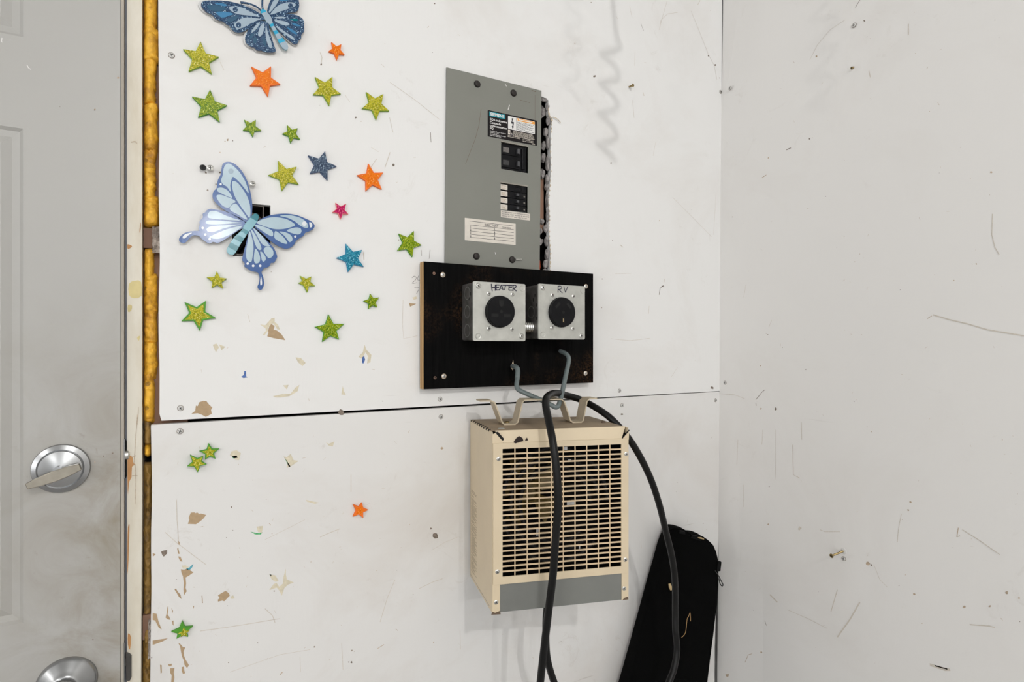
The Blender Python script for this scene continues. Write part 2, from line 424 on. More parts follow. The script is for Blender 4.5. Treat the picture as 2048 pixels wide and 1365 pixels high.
M['b_sky'] = gloss('bright_blue_band', (0.01, 0.34, 0.56), 0.35)
M['b_grey'] = gloss('pale_grey_blue_cell', (0.33, 0.42, 0.50), 0.35)
M['b_edge'] = simple('cut_board_edge', (0.20, 0.19, 0.20), 0.7)
M['acryl'] = simple('clear_plastic_backing', (0.66, 0.66, 0.66), 0.25, var=0.03)
M['cordcoil'] = M['cord']

# ------------------------------------------------------------------ room shell
CEIL = 2.75; XL = -6.8; YB = -8.0
def struct(o): o['kind'] = 'structure'; return o
struct(MB().box((XL, YB, -0.1), (0.05, 0.12, 0.0)).obj('floor', M['concrete']))
struct(MB().box((XL, YB, CEIL), (0.05, 0.12, CEIL + 0.1)).obj('ceiling', M['room']))
struct(MB().box((XL - 0.1, YB, 0), (XL, 0.12, CEIL)).obj('wall_left', M['room']))
struct(MB().box((XL, YB - 0.1, 0), (0.05, YB, CEIL)).obj('wall_front', M['room']))

# right wall: slightly out of true along the corner
wr = MB(); zs = [0, 0.6, 0.9, 1.3, 1.6, 1.95, 2.25, CEIL]; xc = [-0.012, -0.010, -0.006, -0.002, 0.0, 0.004, 0.010, 0.016]
ys = [0.0, -0.06, -0.12, YB]
for i, z in enumerate(zs):
    for j, y in enumerate(ys):
        k = [1, 0.4, 0, 0][j]
        wr.v.append(Vector((xc[i] * k, y, z)))
for i in range(len(zs) - 1):
    for j in range(len(ys) - 1):
        a = i * 4 + j; wr.f.append([a, a + 1, a + 5, a + 4]); wr.m.append(0)
nb = len(wr.v)
wr.add([(0.05, 0, 0), (0.05, YB, 0), (0.05, YB, CEIL), (0.05, 0, CEIL)], [(0, 3, 2, 1)])
def lerp_(x, X, Y):
    if x <= X[0]: return Y[0]
    for i in range(len(X) - 1):
        if x <= X[i + 1]: return Y[i] + (Y[i + 1] - Y[i]) * (x - X[i]) / (X[i + 1] - X[i])
    return Y[-1]
def wlean(y, z): return lerp_(z, zs, xc) * lerp_(-y, [0, 0.06, 0.12], [1, 0.4, 0])
wallr = bpy.data.objects.new('wall_right', None); COL.objects.link(wallr); struct(wallr)
wr.obj('wall_panel', M['wall_right'], wallr)

# main wall with the stars: two painted sheets over studs
wallb = bpy.data.objects.new('wall_back', None); COL.objects.link(wallb); struct(wallb)
ZS = wz(880, 814)[1]
XU = wz(318, 690)[0]; XLo = wz(302, 690)[0]
def jag(x, z0, z1, n, amp, sd=0):
    return [(x + amp * noise.noise((sd, z0 + (z1 - z0) * k / n * 1.0 * 9, 0.3)), z0 + (z1 - z0) * k / n) for k in range(n + 1)]
hole_p = [(1062,188),(1086,194),(1090,196),(1097,201),(1096,214),(1098,228),(1104,238),(1102,262),(1101,300),(1102,340),(1100,368),(1097,398),(1099,430),(1098,452),(1099,480),(1101,505),(1100,530),(1101,556),(1062,556)]
hole_panel = [wz(a, b) for a, b in hole_p]
hole_box = [wz(a, b) for a, b in [(462,409),(505,408),(541,411),(541,513),(500,512),(466,512)]]
up_poly = [(-0.0015, ZS + 0.0005), (0.012, CEIL), (XU, CEIL)] + jag(XU, 2.3, ZS + 0.012, 40, 0.0016) + [(XU + 0.003, ZS + 0.002)]
MB().ext(up_poly, -0.012, 0.0, [hole_panel, hole_box]).obj('wall_panel', M['wall'], wallb)
lo_poly = [(XLo, ZS - 0.0035)] + jag(XLo, ZS - 0.006, 0.0, 60, 0.0022, 5) + [(-0.024, 0.0), (-0.018, 0.70), (-0.0055, 0.95), (-0.0015, ZS - 0.0008)]
MB().ext(lo_poly, -0.012, 0.0).obj('wall_panel', M['wall_low'], wallb)
# backing: dark cavity behind the sheets
MB().box((-1.25, 0.075, 0), (0.06, 0.09, CEIL)).obj('backing', M['dark'], wallb)
MB().box((-0.045, 0.0125, 0), (0.01, 0.05, CEIL)).obj('corner_stud', M['plain_white'], wallb)
xs = wz(303, 690)[0]
MB().box((xs, 0.020, 0.0), (xs + 0.045, 0.07, CEIL), ).obj('stud', M['stud'], wallb)
# remainder of the wall beyond the door
DX0, DX1 = -2.10, -1.1985; DTOP = 2.05
MB().box((XL, 0.0, 0), (DX0 - 0.05, 0.09, CEIL)).obj('wall_panel', M['wall'], wallb)
MB().box((DX0 - 0.05, 0.0, DTOP + 0.05), (XU - 0.022, 0.09, CEIL)).obj('wall_panel', M['wall'], wallb)

# door frame
jx0 = wz(254, 690)[0]; jx1 = wz(284, 690)[0]
tr = struct(MB().ext([(jx0, 0), (jx1 - 0.0022, 0), (jx1 - 0.0015, 0.9), (jx1, 1.2), (jx1, DTOP + 0.05), (jx0, DTOP + 0.05)], -0.10, 0.0).obj('trim_1', M['jamb'], None))
struct(MB().box((DX0 - 0.05, 0.0, 0), (DX0 - 0.008, 0.10, DTOP + 0.05)).obj('trim_2', M['jamb']))
struct(MB().box((DX0 - 0.05, 0.0, DTOP + 0.006), (jx0 - 0.0005, 0.10, DTOP + 0.05)).obj('trim_3', M['jamb']))
MB().box((wz(250.5, 690, -0.006)[0], 0.004, 0), (jx0 - 0.0002, 0.03, DTOP)).obj('weatherstrip', M['weather'], tr)
# bare wood chips where the paint has flaked off the jamb
def chips(parent, lst, mat, name, o1=0.0004):
    for P in lst:
        MB().ext(sp2([wz(a, b) for a, b in P], 2), 0.0, o1).obj(name, mat, parent)
chips(tr, [[(255,905),(259,912),(265,914),(266,925),(271,930),(264,934),(263,955),(258,965),(256,990),(255,960)],
           [(256,1055),(259,1050),(258,1080),(257,1120),(255,1150),(255,1090)],
           [(256,1268),(262,1275),(260,1300),(256,1290)],
           [(255,489),(262,491),(264,494),(258,498),(255,497)],
           [(280,452),(282,445),(281,460),(279,466)]], M['jamb_wood'], 'bare_wood_chip')
chips(tr, [[(258,568),(270,562),(282,564),(283,592),(268,597),(258,590)], [(256,610),(264,612),(262,622),(256,624)],[(274,676),(280,672),(278,682)]],
      simple('yellowed_glue', (0.60, 0.50, 0.22), 0.4), 'glue_blob')
cr = MB()
for P, wd in (([(275,830),(271,880),(268,930)], 0.0006), ([(262,285),(270,283),(274,287)], 0.0011), ([(270,930),(272,965),(270,1010)], 0.0006), ([(262,915),(272,912)], 0.0012), ([(264,952),(275,952)],0.001), ([(277,815),(275,850)],0.0005)):
    add_strip(cr, [wz(a, b) for a, b in P], wd, 0, 0.0005)
tag(cr.obj('paint_crack', M['scuff_brown'], tr), kind='stuff')

# spray foam in the gap (irregular lumps)
def foam(name, px0, px1, y0, y1, base, amp, mat, sd, ragged=1.5, parent=wallb):
    n = max(6, int((y1 - y0) / 2.2)); m = 11; mb = MB()
    for i in range(n + 1):
        py = y0 + (y1 - y0) * i / n
        e0 = px0 + 0.6 * noise.noise((sd, py * 0.05, 1)); e1 = px1 + ragged * 2.2 * noise.noise((sd, py * 0.035, 7)) + ragged * noise.noise((sd, py * 0.12, 3))
        endf = min(1, min(i, n - i) / 3.0)
        for j in range(m + 1):
            t = j / m; px = e0 + (e1 - e0) * t
            x, z = wz(px, py)
            prof = math.sin(math.pi * min(1, max(0, t))) ** 0.28
            h = base + amp * (0.55 * noise.noise((x * 70, z * 28, sd)) + 0.55 * noise.noise((x * 130, z * 85, sd + 3)) + 0.35 * noise.noise((x * 300, z * 220, sd)) + 0.5 * min(0, noise.noise((x * 160, z * 120, sd + 9)) + 0.15) * 2)
            h = -0.035 + (h + 0.035) * prof * (0.62 + 0.38 * endf)
            mb.v.append(Vector((x, -h, z)))
    for i in range(n):
        for j in range(m):
            a = i * (m + 1) + j; mb.f.append([a, a + 1, a + m + 2, a + m + 1]); mb.m.append(0)
    return mb.obj(name, mat, parent, smooth=80, recalc=False)
foam('spray_foam', 284, 315, -60, 62, -0.002, 0.006, M['foam'], 1.0)
foam('spray_foam', 283, 319, 48, 120, 0.002, 0.006, M['foam'], 2.0)
foam('spray_foam', 284, 312, 108, 205, -0.003, 0.006, M['foam'], 3.0, 2.5)
foam('spray_foam', 284, 316, 198, 300, -0.002, 0.006, M['foam'], 4.0)
foam('spray_foam', 284, 312, 290, 400, -0.003, 0.007, M['foam'], 5.0, 2)
foam('spray_foam', 284, 318, 388, 452, 0.001, 0.007, M['foam'], 6.0)
foam('spray_foam', 285, 308, 494, 560, -0.004, 0.006, M['foam'], 7.0, 2)
foam('spray_foam', 284, 315, 545, 690, -0.003, 0.007, M['foam'], 8.0)
foam('spray_foam', 284, 314, 680, 760, -0.003, 0.007, M['foam'], 9.0, 2)
foam('spray_foam', 284, 309, 740, 850, -0.003, 0.006, M['foam'], 10.0)
foam('spray_foam', 285, 303, 840, 895, -0.006, 0.005, M['foam_dirty'], 11.0)
foam('foam_blob', 286, 301, 893, 917, -0.001, 0.005, M['foam'], 12.0, .5)
foam('spray_foam', 283, 304, 930, 1245, -0.014, 0.006, M['foam_dirty'], 13.0, .5)
foam('spray_foam', 281, 304, 1276, 1480, -0.012, 0.008, M['foam_dirty'], 14.0, .5)
foam('foam_blob', 283, 303, 1262, 1300, -0.008, 0.006, M['foam_dirty'], 15.0, .5)
a = wz(284, 1238); b = wz(305, 1284)
MB().box((a[0], 0.010, a[1]), (b[0], 0.03, b[1])).obj('wood_block', M['stud'], wallb)
a = wz(285, 452); b = wz(303, 494)
MB().box((a[0], 0.014, a[1]), (b[0], 0.03, b[1])).obj('wood_block', M['stud'], wallb)
# crumpled vapour film
fm = MB()
for (x0, x1, y0, y1, sd) in ((304, 319, 452, 505, 1), (296, 306, 1242, 1322, 2)):
    n = 14; b0 = len(fm.v)
    for i in range(n + 1):
        for j in range(5):
            x, z = wz(x0 + (x1 - x0) * j / 4 + 2 * noise.noise((i * .5, j, sd)), y0 + (y1 - y0) * i / n)
            fm.v.append(Vector((x, 0.006 + 0.006 * noise.noise((i * .9, j * 1.3, sd)) - (0.004 if sd == 2 else 0), z)))
    for i in range(n):
        for j in range(4):
            a = b0 + i * 5 + j; fm.f.append([a, a + 1, a + 6, a + 5]); fm.m.append(0)
fm.obj('plastic_film', simple('crumpled_plastic_film', (0.36, 0.31, 0.27), 0.2, var=0.3, nscale=100), wallb, recalc=False)

# ------------------------------------------------------------------ wall wear: bare patches, residue, scuffs
def patch(P, sc, ox, oy, mat, name, holes=()):
    MB().ext([wz(ox + a / sc, oy + b / sc) for a, b in P], 0.0, 0.00035).obj(name, mat, wallb)
K3 = (3.37, 300, 960); K8 = (1.992, 300, 680); KC = (3.25, 320, 280)
for P, k in (([(722,1197),(745,1210),(738,1235),(760,1240),(790,1265),(815,1303),(770,1295),(740,1290),(697,1278),(705,1255),(703,1240),(710,1215)], KC),
             ([(165,295),(180,283),(183,262),(190,265),(195,250),(212,243),(225,245),(235,258),(248,270),(243,280),(246,295),(233,302),(222,307),(205,298),(190,293)], K8),
             ([(275,222),(300,220),(303,226),(320,222),(330,230),(345,228),(378,238),(360,262),(340,280),(310,300),(255,298),(266,268),(260,258)], K3),
             ([(458,780),(490,760),(510,750),(530,765),(538,780),(520,800),(500,820),(488,815),(458,822),(458,808),(470,800)], K3),
             ([(208,605),(230,608),(250,600),(293,625),(265,645),(240,660),(243,700),(240,730),(247,752),(228,780),(225,740),(228,700),(222,650),(212,630)], K3),
             ([(165,740),(175,735),(190,760),(205,775),(212,805),(195,790),(175,755)], K3),
             ([(105,930),(112,900),(118,860),(123,850),(124,880),(118,910),(130,925),(138,945),(120,942)], K3),
             ([(145,865),(155,885),(150,905),(148,885)], K3), ([(148,955),(158,950),(160,985),(152,975)], K3),
             ([(190,1100),(205,1110),(222,1130),(237,1132),(225,1160),(230,1190),(240,1215),(262,1250),(250,1270),(232,1248),(228,1220),(215,1190),(207,1150),(203,1125)], K3),
             ([(213,1265),(228,1260),(230,1285),(236,1305),(222,1308),(213,1290)], K3), ([(135,1272),(165,1270),(160,1300),(165,1335),(158,1375),(142,1375),(146,1320),(136,1300)], K3),
             ([(122,1245),(148,1242),(145,1256),(128,1258)], K3), ([(68,1248),(78,1250),(80,1300),(72,1308),(70,1280)], K3),
             ([(18,1085),(60,1078),(120,1070),(90,1088),(60,1100),(18,1115)], K3), ([(18,900),(45,905),(55,950),(78,1010),(60,1000),(35,950),(18,945)], K3),
             ([(190,408),(200,425),(198,440),(192,436)], K3), ([(190,518),(205,520),(219,552),(205,550),(196,535)], K3), ([(183,465),(190,460),(200,500),(190,500)], K3),
             ([(18,495),(38,503),(20,520)], K3), ([(290,855),(298,850),(294,872)], K3)):
    patch(P, *k, M['bare'], 'bare_patch')
for P, k in (([(541,913),(541,935),(545,955),(573,968),(550,976),(535,990),(525,1020),(515,1000),(505,988),(475,998),(492,975),(503,968),(515,985),(530,972),(532,945)], K8),
             ([(475,935),(500,940),(512,962),(500,965),(485,955)], K8),
             ([(725,1160),(745,1158),(745,1185),(765,1200),(780,1235),(762,1232),(738,1195),(725,1195),(705,1220),(700,1245),(680,1270),(667,1270),(690,1240),(685,1225),(650,1200),(685,1205)], KC),
             ([(250,20),(265,15),(275,30),(262,50)], K8), ([(275,18),(300,28),(285,42)], K8),
             ([(855,20),(862,40),(882,60),(878,90),(865,95),(868,65),(858,50),(845,75),(830,68),(848,50)], K8),
             ([(580,70),(600,72),(620,92),(608,105),(590,90)], K8),
             ([(490,225),(520,218),(560,215),(580,190),(595,180),(588,205),(555,225),(520,230),(500,230)], K8),
             ([(530,182),(552,180),(545,198)], K8),
             ([(325,445),(345,440),(362,452),(355,480),(340,478),(330,468),(318,460)], K8),
             ([(532,465),(545,468),(560,455),(572,480),(592,483),(575,495),(560,505),(545,510),(548,490)], K8),
             ([(700,408),(712,415),(735,405),(728,425),(712,422)], K8),
             ([(425,745),(450,742),(445,770),(430,765)], K8), ([(620,638),(650,645),(675,650),(655,654),(625,645)], K8),
             ([(768,185),(772,205),(780,220),(762,218)], K8),
             ([(213,580),(240,578),(262,590),(245,600),(222,600)], K3), ([(540,790),(560,780),(572,800),(550,805)], K3),
             ([(1640,1025),(1665,1018),(1672,1032),(1650,1040)], KC)):
    patch(P, *k, M['cream'], 'glue_residue')
for P, k, mk in (([(845,70),(853,65),(857,80),(850,95),(845,92)], K8, 'blue_scrap'), ([(375,125),(382,125),(383,145),(388,150),(372,152),(362,148),(374,140)], K8, 'blue_scrap'),
             ([(326,465),(345,462),(350,470),(332,473)], K8, 'green_scrap'), ([(535,468),(560,505),(553,506)], K8, 'green_scrap'), ([(400,765),(425,770),(448,768),(440,776),(420,776)], K8, 'green_scrap'),
             ([(245,600),(262,595),(292,568),(285,590),(270,608),(250,608)], K3, 'teal_scrap'), ([(476,933),(484,938),(482,944)], K8, 'teal_scrap'),
             ([(1620,1062),(1665,1066),(1648,1075),(1625,1085)], KC, 'bare')):
    patch(P, *k, M[mk], 'torn_scrap')
# scuffs and scratches, joined (too many and too fine to pick apart)
def px_line(mb, P, wd, mi=0): add_strip(mb, [wz(a, b) for a, b in P], wd, 0, 0.0003, mi=mi)
FR_R = lambda a, b, c: (wlean(a, b) - c - 0.0002, a, b)
def rz(px, py):
    p = RW(px, py); return (p.y, p.z)
sc = MB(); rnd = random.Random(11)
def blob(mb, cx, cy, r, mi, fn=wz, fr=None, asp=1.0, ang=0):
    P = []
    for k in range(7):
        a = 2 * math.pi * k / 7; rr = r * rnd.uniform(0.55, 1.2)
        x = rr * math.cos(a) * asp; y = rr * math.sin(a)
        P.append(fn(cx + x * math.cos(ang) - y * math.sin(ang), cy + x * math.sin(ang) + y * math.cos(ang)))
    fr = fr or (lambda a, b, c: (a, -c, b))
    mb.add([fr(p[0], p[1], 0.0003) for p in P], [tuple(range(7))], mi)
for cx, cy, r, mi in ((787,330,3,1),(642,129,2.2,1),(712,235,2.0,1),(722,243,1.2,0),(682,825,6.5,1),(871,1071,6,1),(329,1107,7,1),(862,1058,2.3,1),(455,280,2.5,0),(465,282,1.6,1),(450,283,1.5,0),
                      (1189,153,2.6,1),(1222,326,1.8,1),(1430,130,2.4,1),(1417,112,1.6,1),(1244,829,2.6,1),(1424,776,3.0,1),(463,1015,2.0,1),(1002,330,1,0),(388,1175,1,0),
                      (865,105,1,1),(869,7,1.5,1),(703,1325,2.2,1),(697,1325,1.2,1),(867,1285,1.3,0),(884,897,3,0),(412,346,2,1),(440,345,2.2,1),(432,369,1.8,1),(544,1068,1.2,0),(440,305,1.2,0)):
    blob(sc, cx, cy, r, mi)
for P, wd, mi in (([(640,105),(644,115),(642,128)],0.0010,2),([(1240,490),(1246,495)],.001,0),([(1318,590),(1320,577),(1327,571)],.0012,1),([(1323,572),(1328,574)],.0016,1),
                  ([(1329,558),(1328,565)],.0007,0),([(1298,612),(1297,628)],.0008,2),([(1345,395),(1380,430),(1400,450),(1423,474)],.0006,2),([(1427,470),(1432,385)],.0005,2),
                  ([(1382,22),(1400,66),(1417,110),(1428,130),(1434,160)],.0007,2),([(1320,48),(1322,40),(1335,28),(1355,25)],.0007,2),([(1334,2),(1326,30),(1318,60)],.0006,2),([(1259,12),(1264,36)],.0007,2),
                  ([(1282,48),(1287,62)],.0007,1),([(1265,200),(1268,236)],.0007,2),([(1270,105),(1269,132)],.0006,2),([(1286,185),(1288,192)],.0008,0),([(1395,10),(1400,1)],.0012,2),([(1311,285),(1306,312)],.0006,2),
                  ([(1262,547),(1230,548)],.0006,2),([(1222,678),(1260,682),(1300,677)],.0008,2),([(1355,735),(1342,755)],.0006,2),
                  ([(880,775),(862,770)],.0005,2),([(702,950),(702,985)],.0010,2),([(683,1288),(686,1340)],.0008,2),([(790,1160),(775,1195),(760,1245)],.0009,2),
                  ([(838,1178),(865,1165),(885,1158)],.001,2),([(755,1298),(768,1290)],.001,0),([(460,1345),(560,1310),(620,1300)],.0006,2),([(400,1263),(450,1256),(500,1248),(560,1238)],.0010,2),
                  ([(330,1065),(352,1085),(372,1100),(390,1114),(412,1130)],.0008,2),([(353,1000),(354,1040),(357,1080)],.0008,2),([(530,1218),(545,1232),(550,1246)],.001,2),([(404,1192),(405,1207)],.0012,0),
                  ([(842,500),(843,512)],.0007,1),([(860,500),(858,518)],.0006,1),([(779,235),(786,265)],.0008,2),([(861,265),(862,285)],.0008,1),([(742,295),(757,304)],.0005,2),([(780,305),(770,335)],.0012,2),
                  ([(806,600),(805,650),(807,678),(835,672)],.0006,2),([(440,124),(448,140)],.0006,2),([(492,372),(498,384)],.0006,2),([(690,190),(700,205)],.0006,2),([(762,128),(770,135)],.0007,2),
                  ([(780,165),(830,200),(880,240)],.0008,2),([(865,1100),(890,1085),(915,1075)],.0006,2),([(610,1040),(570,1060),(530,1080)],.0006,2),([(600,1315),(601,1345)],.0007,2),
                  ([(727,505),(728,520)],.0009,0),([(733,350),(745,330),(753,318)],.001,2),([(565,1345),(560,1350)],.0015,0),([(640,1075),(655,1068),(680,1058)],.0012,2),
                  ([(495,628),(500,645)],.0006,2),([(920,1262),(921,1300)],.0007,2)):
    px_line(sc, P, wd, mi)
# random small nicks, denser low on the wall
for i in range(230):
    px = rnd.uniform(330, 1425); py = rnd.uniform(20, 1355) if i < 90 else rnd.uniform(860, 1355)
    if 840 < px < 1270 and 130 < py < 1260: continue
    if 360 < px < 640 and 300 < py < 600: continue
    a = rnd.uniform(0, math.pi); l = rnd.uniform(1, 7)
    if rnd.random() < 0.45: blob(sc, px, py, rnd.uniform(0.4, 1.2), rnd.choice((0, 0, 1)))
    else: px_line(sc, [(px, py), (px + l * math.cos(a), py + l * math.sin(a))], rnd.uniform(0.0003, 0.0007), rnd.choice((0, 2, 2)))
tag(sc.obj('scuff_marks', [M['scuff_brown'], M['scuff_dark'], M['scuff_pale']], wallb, recalc=False), kind='stuff')
sr = MB()
def r_line(P, wd, mi=0): add_strip(sr, [rz(a, b) for a, b in P], wd, 0, 0.0003, fr=FR_R, mi=mi)
for cx, cy, r, mi in ((1619,278,2,1),(1729,42,2,1),(1633,113,2.4,0),(1537,316,1.6,0),(1983,345,2.5,0),(1953,528,1.8,0),(1908,562,1.4,0),(1735,1128,5,0),(1743,1131,2.5,1),(1929,1215,3,0),(1980,1213,2.4,0),(2014,1186,3,0),
                      (2038,1197,2.2,0),(1829,1189,2.6,0),(1821,1005,2.6,0),(1817,1021,2.2,0),(1537,1049,1.8,0),(1552,818,3,1),(1522,818,2,0),(1523,1305,2,0),(1459,1350,3.5,0),(1600,1057,4,2),(1990,40,1,1),(1998,75,.8,1),(1536,670,1,1),(1521,732,1.5,0)):
    blob(sr, cx, cy, r, mi, rz, FR_R)
for P, wd, mi in (([(1866,630),(1900,640),(1935,648),(1975,660),(2048,672)],.0018,2),([(1855,638),(1864,632)],.001,0),([(1711,15),(1720,0)],.0008,1),([(1573,300),(1582,296)],.0016,1),([(1524,356),(1533,350)],.0015,0),
                  ([(1985,428),(1984,470),(1990,495),(1999,510)],.0010,2),([(1817,48),(1817,70)],.0014,2),([(1738,142),(1741,155)],.0013,2),([(1620,120),(1635,90),(1660,60),(1690,40)],.0006,2),
                  ([(1917,1056),(1914,1075),(1920,1072)],.001,0),([(1925,1060),(1960,1082),(2000,1110)],.0012,2),([(1860,1330),(1875,1335),(1890,1340),(1900,1340)],.0042,2),([(1870,1332),(1895,1339)],.002,1),
                  ([(1540,1190),(1555,1205)],.003,2),([(1530,1242),(1533,1252)],.001,1),([(1748,1130),(1760,1160),(1775,1175)],.0006,2),([(1803,1028),(1797,1060),(1795,1085)],.0008,2),([(1720,1205),(1700,1240),(1675,1275)],.0022,2),
                  ([(1675,1180),(1662,1225)],.0014,2),([(1575,1220),(1620,1240),(1655,1258)],.0008,2),([(1492,1325),(1498,1310),(1505,1308)],.001,0),([(1512,800),(1524,785),(1530,780)],.0009,1),([(1513,812),(1512,806)],.0009,1),
                  ([(1552,860),(1552,930),(1550,960)],.0007,2),([(1586,890),(1587,950),(1600,957)],.0008,0),([(1526,860),(1524,890)],.0008,2),([(1488,970),(1489,1015)],.0008,2),([(1603,845),(1604,880)],.001,2),([(1440,788),(1470,790),(1490,798)],.0007,2),
                  ([(1477,880),(1475,930)],.0008,2),([(1492,570),(1488,595)],.0006,2),([(1538,655),(1544,640)],.0007,2),([(1940,1250),(1980,1253),(1990,1256)],.0016,2),([(1640,1060),(1650,1064),(1680,1064)],.001,2)):
    r_line(P, wd, mi)
for i in range(120):
    px = rnd.uniform(1455, 2045); py = rnd.uniform(20, 1355)
    a = rnd.uniform(0, math.pi); l = rnd.uniform(1, 6)
    if rnd.random() < 0.5: blob(sr, px, py, rnd.uniform(0.4, 1.1), rnd.choice((0, 0, 1)), rz, FR_R)
    else: r_line([(px, py), (px + l * math.cos(a), py + l * math.sin(a))], rnd.uniform(0.0003, 0.0006), rnd.choice((0, 2, 2)))
tag(sr.obj('scuff_marks', [M['scuff_brown'], M['scuff_dark'], M['scuff_pale']], wallr, recalc=False), kind='stuff')

# ------------------------------------------------------------------ screws set in the walls
def screw_mesh(r, h, cross=True, n=16, side=0.0):
    mb = MB()
    mb.lathe([(r, -side), (r, 0.0), (r * 0.97, h * 0.45), (r * 0.75, h * 0.85), (r * 0.35, h), (1e-5, h)], (0, 0, 0), (0, -1, 0), n)
    if cross:
        for s in (0, 1):
            a, b = (r * 0.62, r * 0.11) if s else (r * 0.11, r * 0.62)
            mb.box((-a, -h - 0.00012, -b), (a, -h * 0.6, b), 1)
    else:
        mb.lathe([(r * 0.34, h * 0.6), (r * 0.34, h + 0.00012)], (0, 0, 0), (0, -1, 0), 6, 1)
    return mb
PROTO = {}
def screw(name, parent, p, kind='painted', r=0.004, rot=0.0, zrot=0.0):
    mats = {'painted': [M['painted_screw'], M['blackmatte']], 'chrome': [M['chrome'], M['blackmatte']], 'black': [M['blackscrew'], M['blackmatte']]}[kind]
    key = (kind, round(r, 5))
    if key not in PROTO:
        o = screw_mesh(r, r * 0.35, True).obj(name, mats, None, smooth=35)
        PROTO[key] = o
    else:
        o = PROTO[key].copy(); COL.objects.link(o); o.name = name
    if parent is not None: o.parent = parent
    o.location = Vector(p) - wloc(parent)
    o.rotation_euler = (0, rot, zrot)
    return o
ringm = M['scuff_dark']  # dark ring under each wall screw: rim and shadow put in as colour
for px, py in ((343,111),(361,817),(360,863),(880,799),(882,834),(1239,782),(1244,811),(1441,184),(1431,801)):
    p = W(px, py)
    MB().lathe([(0.0044, 0.00005), (0.0044, 0.0003)], p, n=16).obj('screw_rim', ringm, wallb)
    screw('screw', wallb, p + Vector((0, -0.0002, 0)), 'painted' if px < 1400 else 'chrome', 0.0038, rnd.uniform(0, 1.5))
for px, py in ((1461,177),(1451,766),(1709,51),(1447,1311)):
    p = RW(px, py)
    MB().lathe([(0.0044, 0.00005), (0.0044, 0.0003)], p + Vector((-0.0015, 0, 0)), (-1, 0, 0), 16).obj('screw_rim', ringm, wallr)
    screw('screw', wallr, p + Vector((-0.0018, 0, 0)), 'painted', 0.0036, 0, -math.pi / 2)

# ------------------------------------------------------------------ door
door = bpy.data.objects.new('door_1', None); COL.objects.link(door); struct(door)
DO = 0.008    # door face proud of the wall sheets
def dz(px, py): return wz(px, py, DO)
prx = dz(46, 690)[0]; plx = DX0 + (DX1 - prx); cxm = (prx + plx) / 2
z_top1 = dz(40, 73)[1]; z_top2 = dz(44, 257)[1]; z_bot2 = dz(40, 1248)[1]
gap = 0.05
rects = []
for (x0, x1) in ((cxm + gap, prx), (plx, cxm - gap)):
    rects += [(x0, z_top1, x1, 1.95), (x0, z_bot2, x1, z_top2), (x0, 0.15, x1, z_bot2 - 0.12)]
mb = MB()
mb.ext(rect(DX0, 0.005, DX1, DTOP - 0.003), DO - 0.044, DO, [rect(*r) for r in rects])
def ring(mb, r0, r1, o0, o1):
    vs = []
    for r, o in ((r0, o0), (r1, o1)):
        for a, b in rect(*r): vs.append((a, -o, b))
    mb.add(vs, [(i, (i+1) % 4, 4 + (i+1) % 4, 4 + i) for i in range(4)])
def ins(r, d): return (r[0] + d, r[1] + d, r[2] - d, r[3] - d)
for r in rects:
    ring(mb, r, ins(r, 0.004), DO, DO - 0.0035)
    ring(mb, ins(r, 0.004), ins(r, 0.012), DO - 0.0035, DO - 0.0045)
    ring(mb, ins(r, 0.012), ins(r, 0.022), DO - 0.0045, DO - 0.0005)
    q = ins(r, 0.022); mb.add([(a, -(DO - 0.0005), b) for a, b in rect(*q)], [(0, 1, 2, 3)])
mb.obj('door_leaf', M['door'], door, recalc=False)
MB().hexa([(DX1 + 0.0005, -DO + 0.0010, 0.005), (DX1 + 0.0036, -DO + 0.0035, 0.005), (DX1 + 0.0036, 0.020, 0.005), (DX1 - 0.001, 0.020, 0.005),
           (DX1 + 0.0005, -DO + 0.0010, DTOP - 0.003), (DX1 + 0.0036, -DO + 0.0035, DTOP - 0.003), (DX1 + 0.0036, 0.020, DTOP - 0.003), (DX1 - 0.001, 0.020, DTOP - 0.003)]).obj('edge_strip', M['dooredge'], door)
MB().box((DX1 + 0.0036, 0.012, 0.005), (DX1 + 0.006, 0.034, DTOP - 0.003)).obj('gasket', M['blackplastic'], door)
# deadbolt
c = W(123, 937, DO); R_ = 0.0325
db = MB().lathe([(R_, 0), (R_, 0.0025), (R_ * 0.97, 0.0045), (R_ * 0.80, 0.0068), (R_ * 0.77, 0.0062), (R_ * 0.73, 0.0085), (R_ * 0.25, 0.0125), (1e-5, 0.013)], c, n=64).obj('deadbolt', M['brushed'], door, smooth=25)
def rot2(x, z, a): return x * math.cos(a) - z * math.sin(a), x * math.sin(a) + z * math.cos(a)
tt = MB(); ang = math.atan2(W(155, 936, 0.03).z - W(62, 970, 0.03).z, W(155, 936, 0.03).x - W(62, 970, 0.03).x)
pc = (W(155, 936, 0.03) + W(62, 970, 0.03)) / 2
prof = [(-0.030, 0.0036), (-0.018, 0.0058), (0.0, 0.0072), (0.018, 0.0062), (0.029, 0.0042)]
outl = [(a, b) for a, b in prof] + [(a, -b) for a, b in reversed(prof)]
outl = [rot2(a, b, ang) for a, b in outl]
tt.ext([(pc.x + a, pc.z + b) for a, b in outl], 0.026, 0.034)
tt.obj('thumb_turn', simple('worn_nickel', (0.33, 0.30, 0.25), 0.3, 1.0, var=0.12, nscale=60), db, bevel=0.0015)
MB().lathe([(0.006, 0.010), (0.006, 0.022)], c, n=16).obj('thumb_turn_stem', M['brushed'], db, smooth=40)
for px, py in ((97, 944), (150, 942)):
    p = W(px, py, DO + 0.0085); screw('screw', db, p, 'chrome', 0.0042, 0.5)
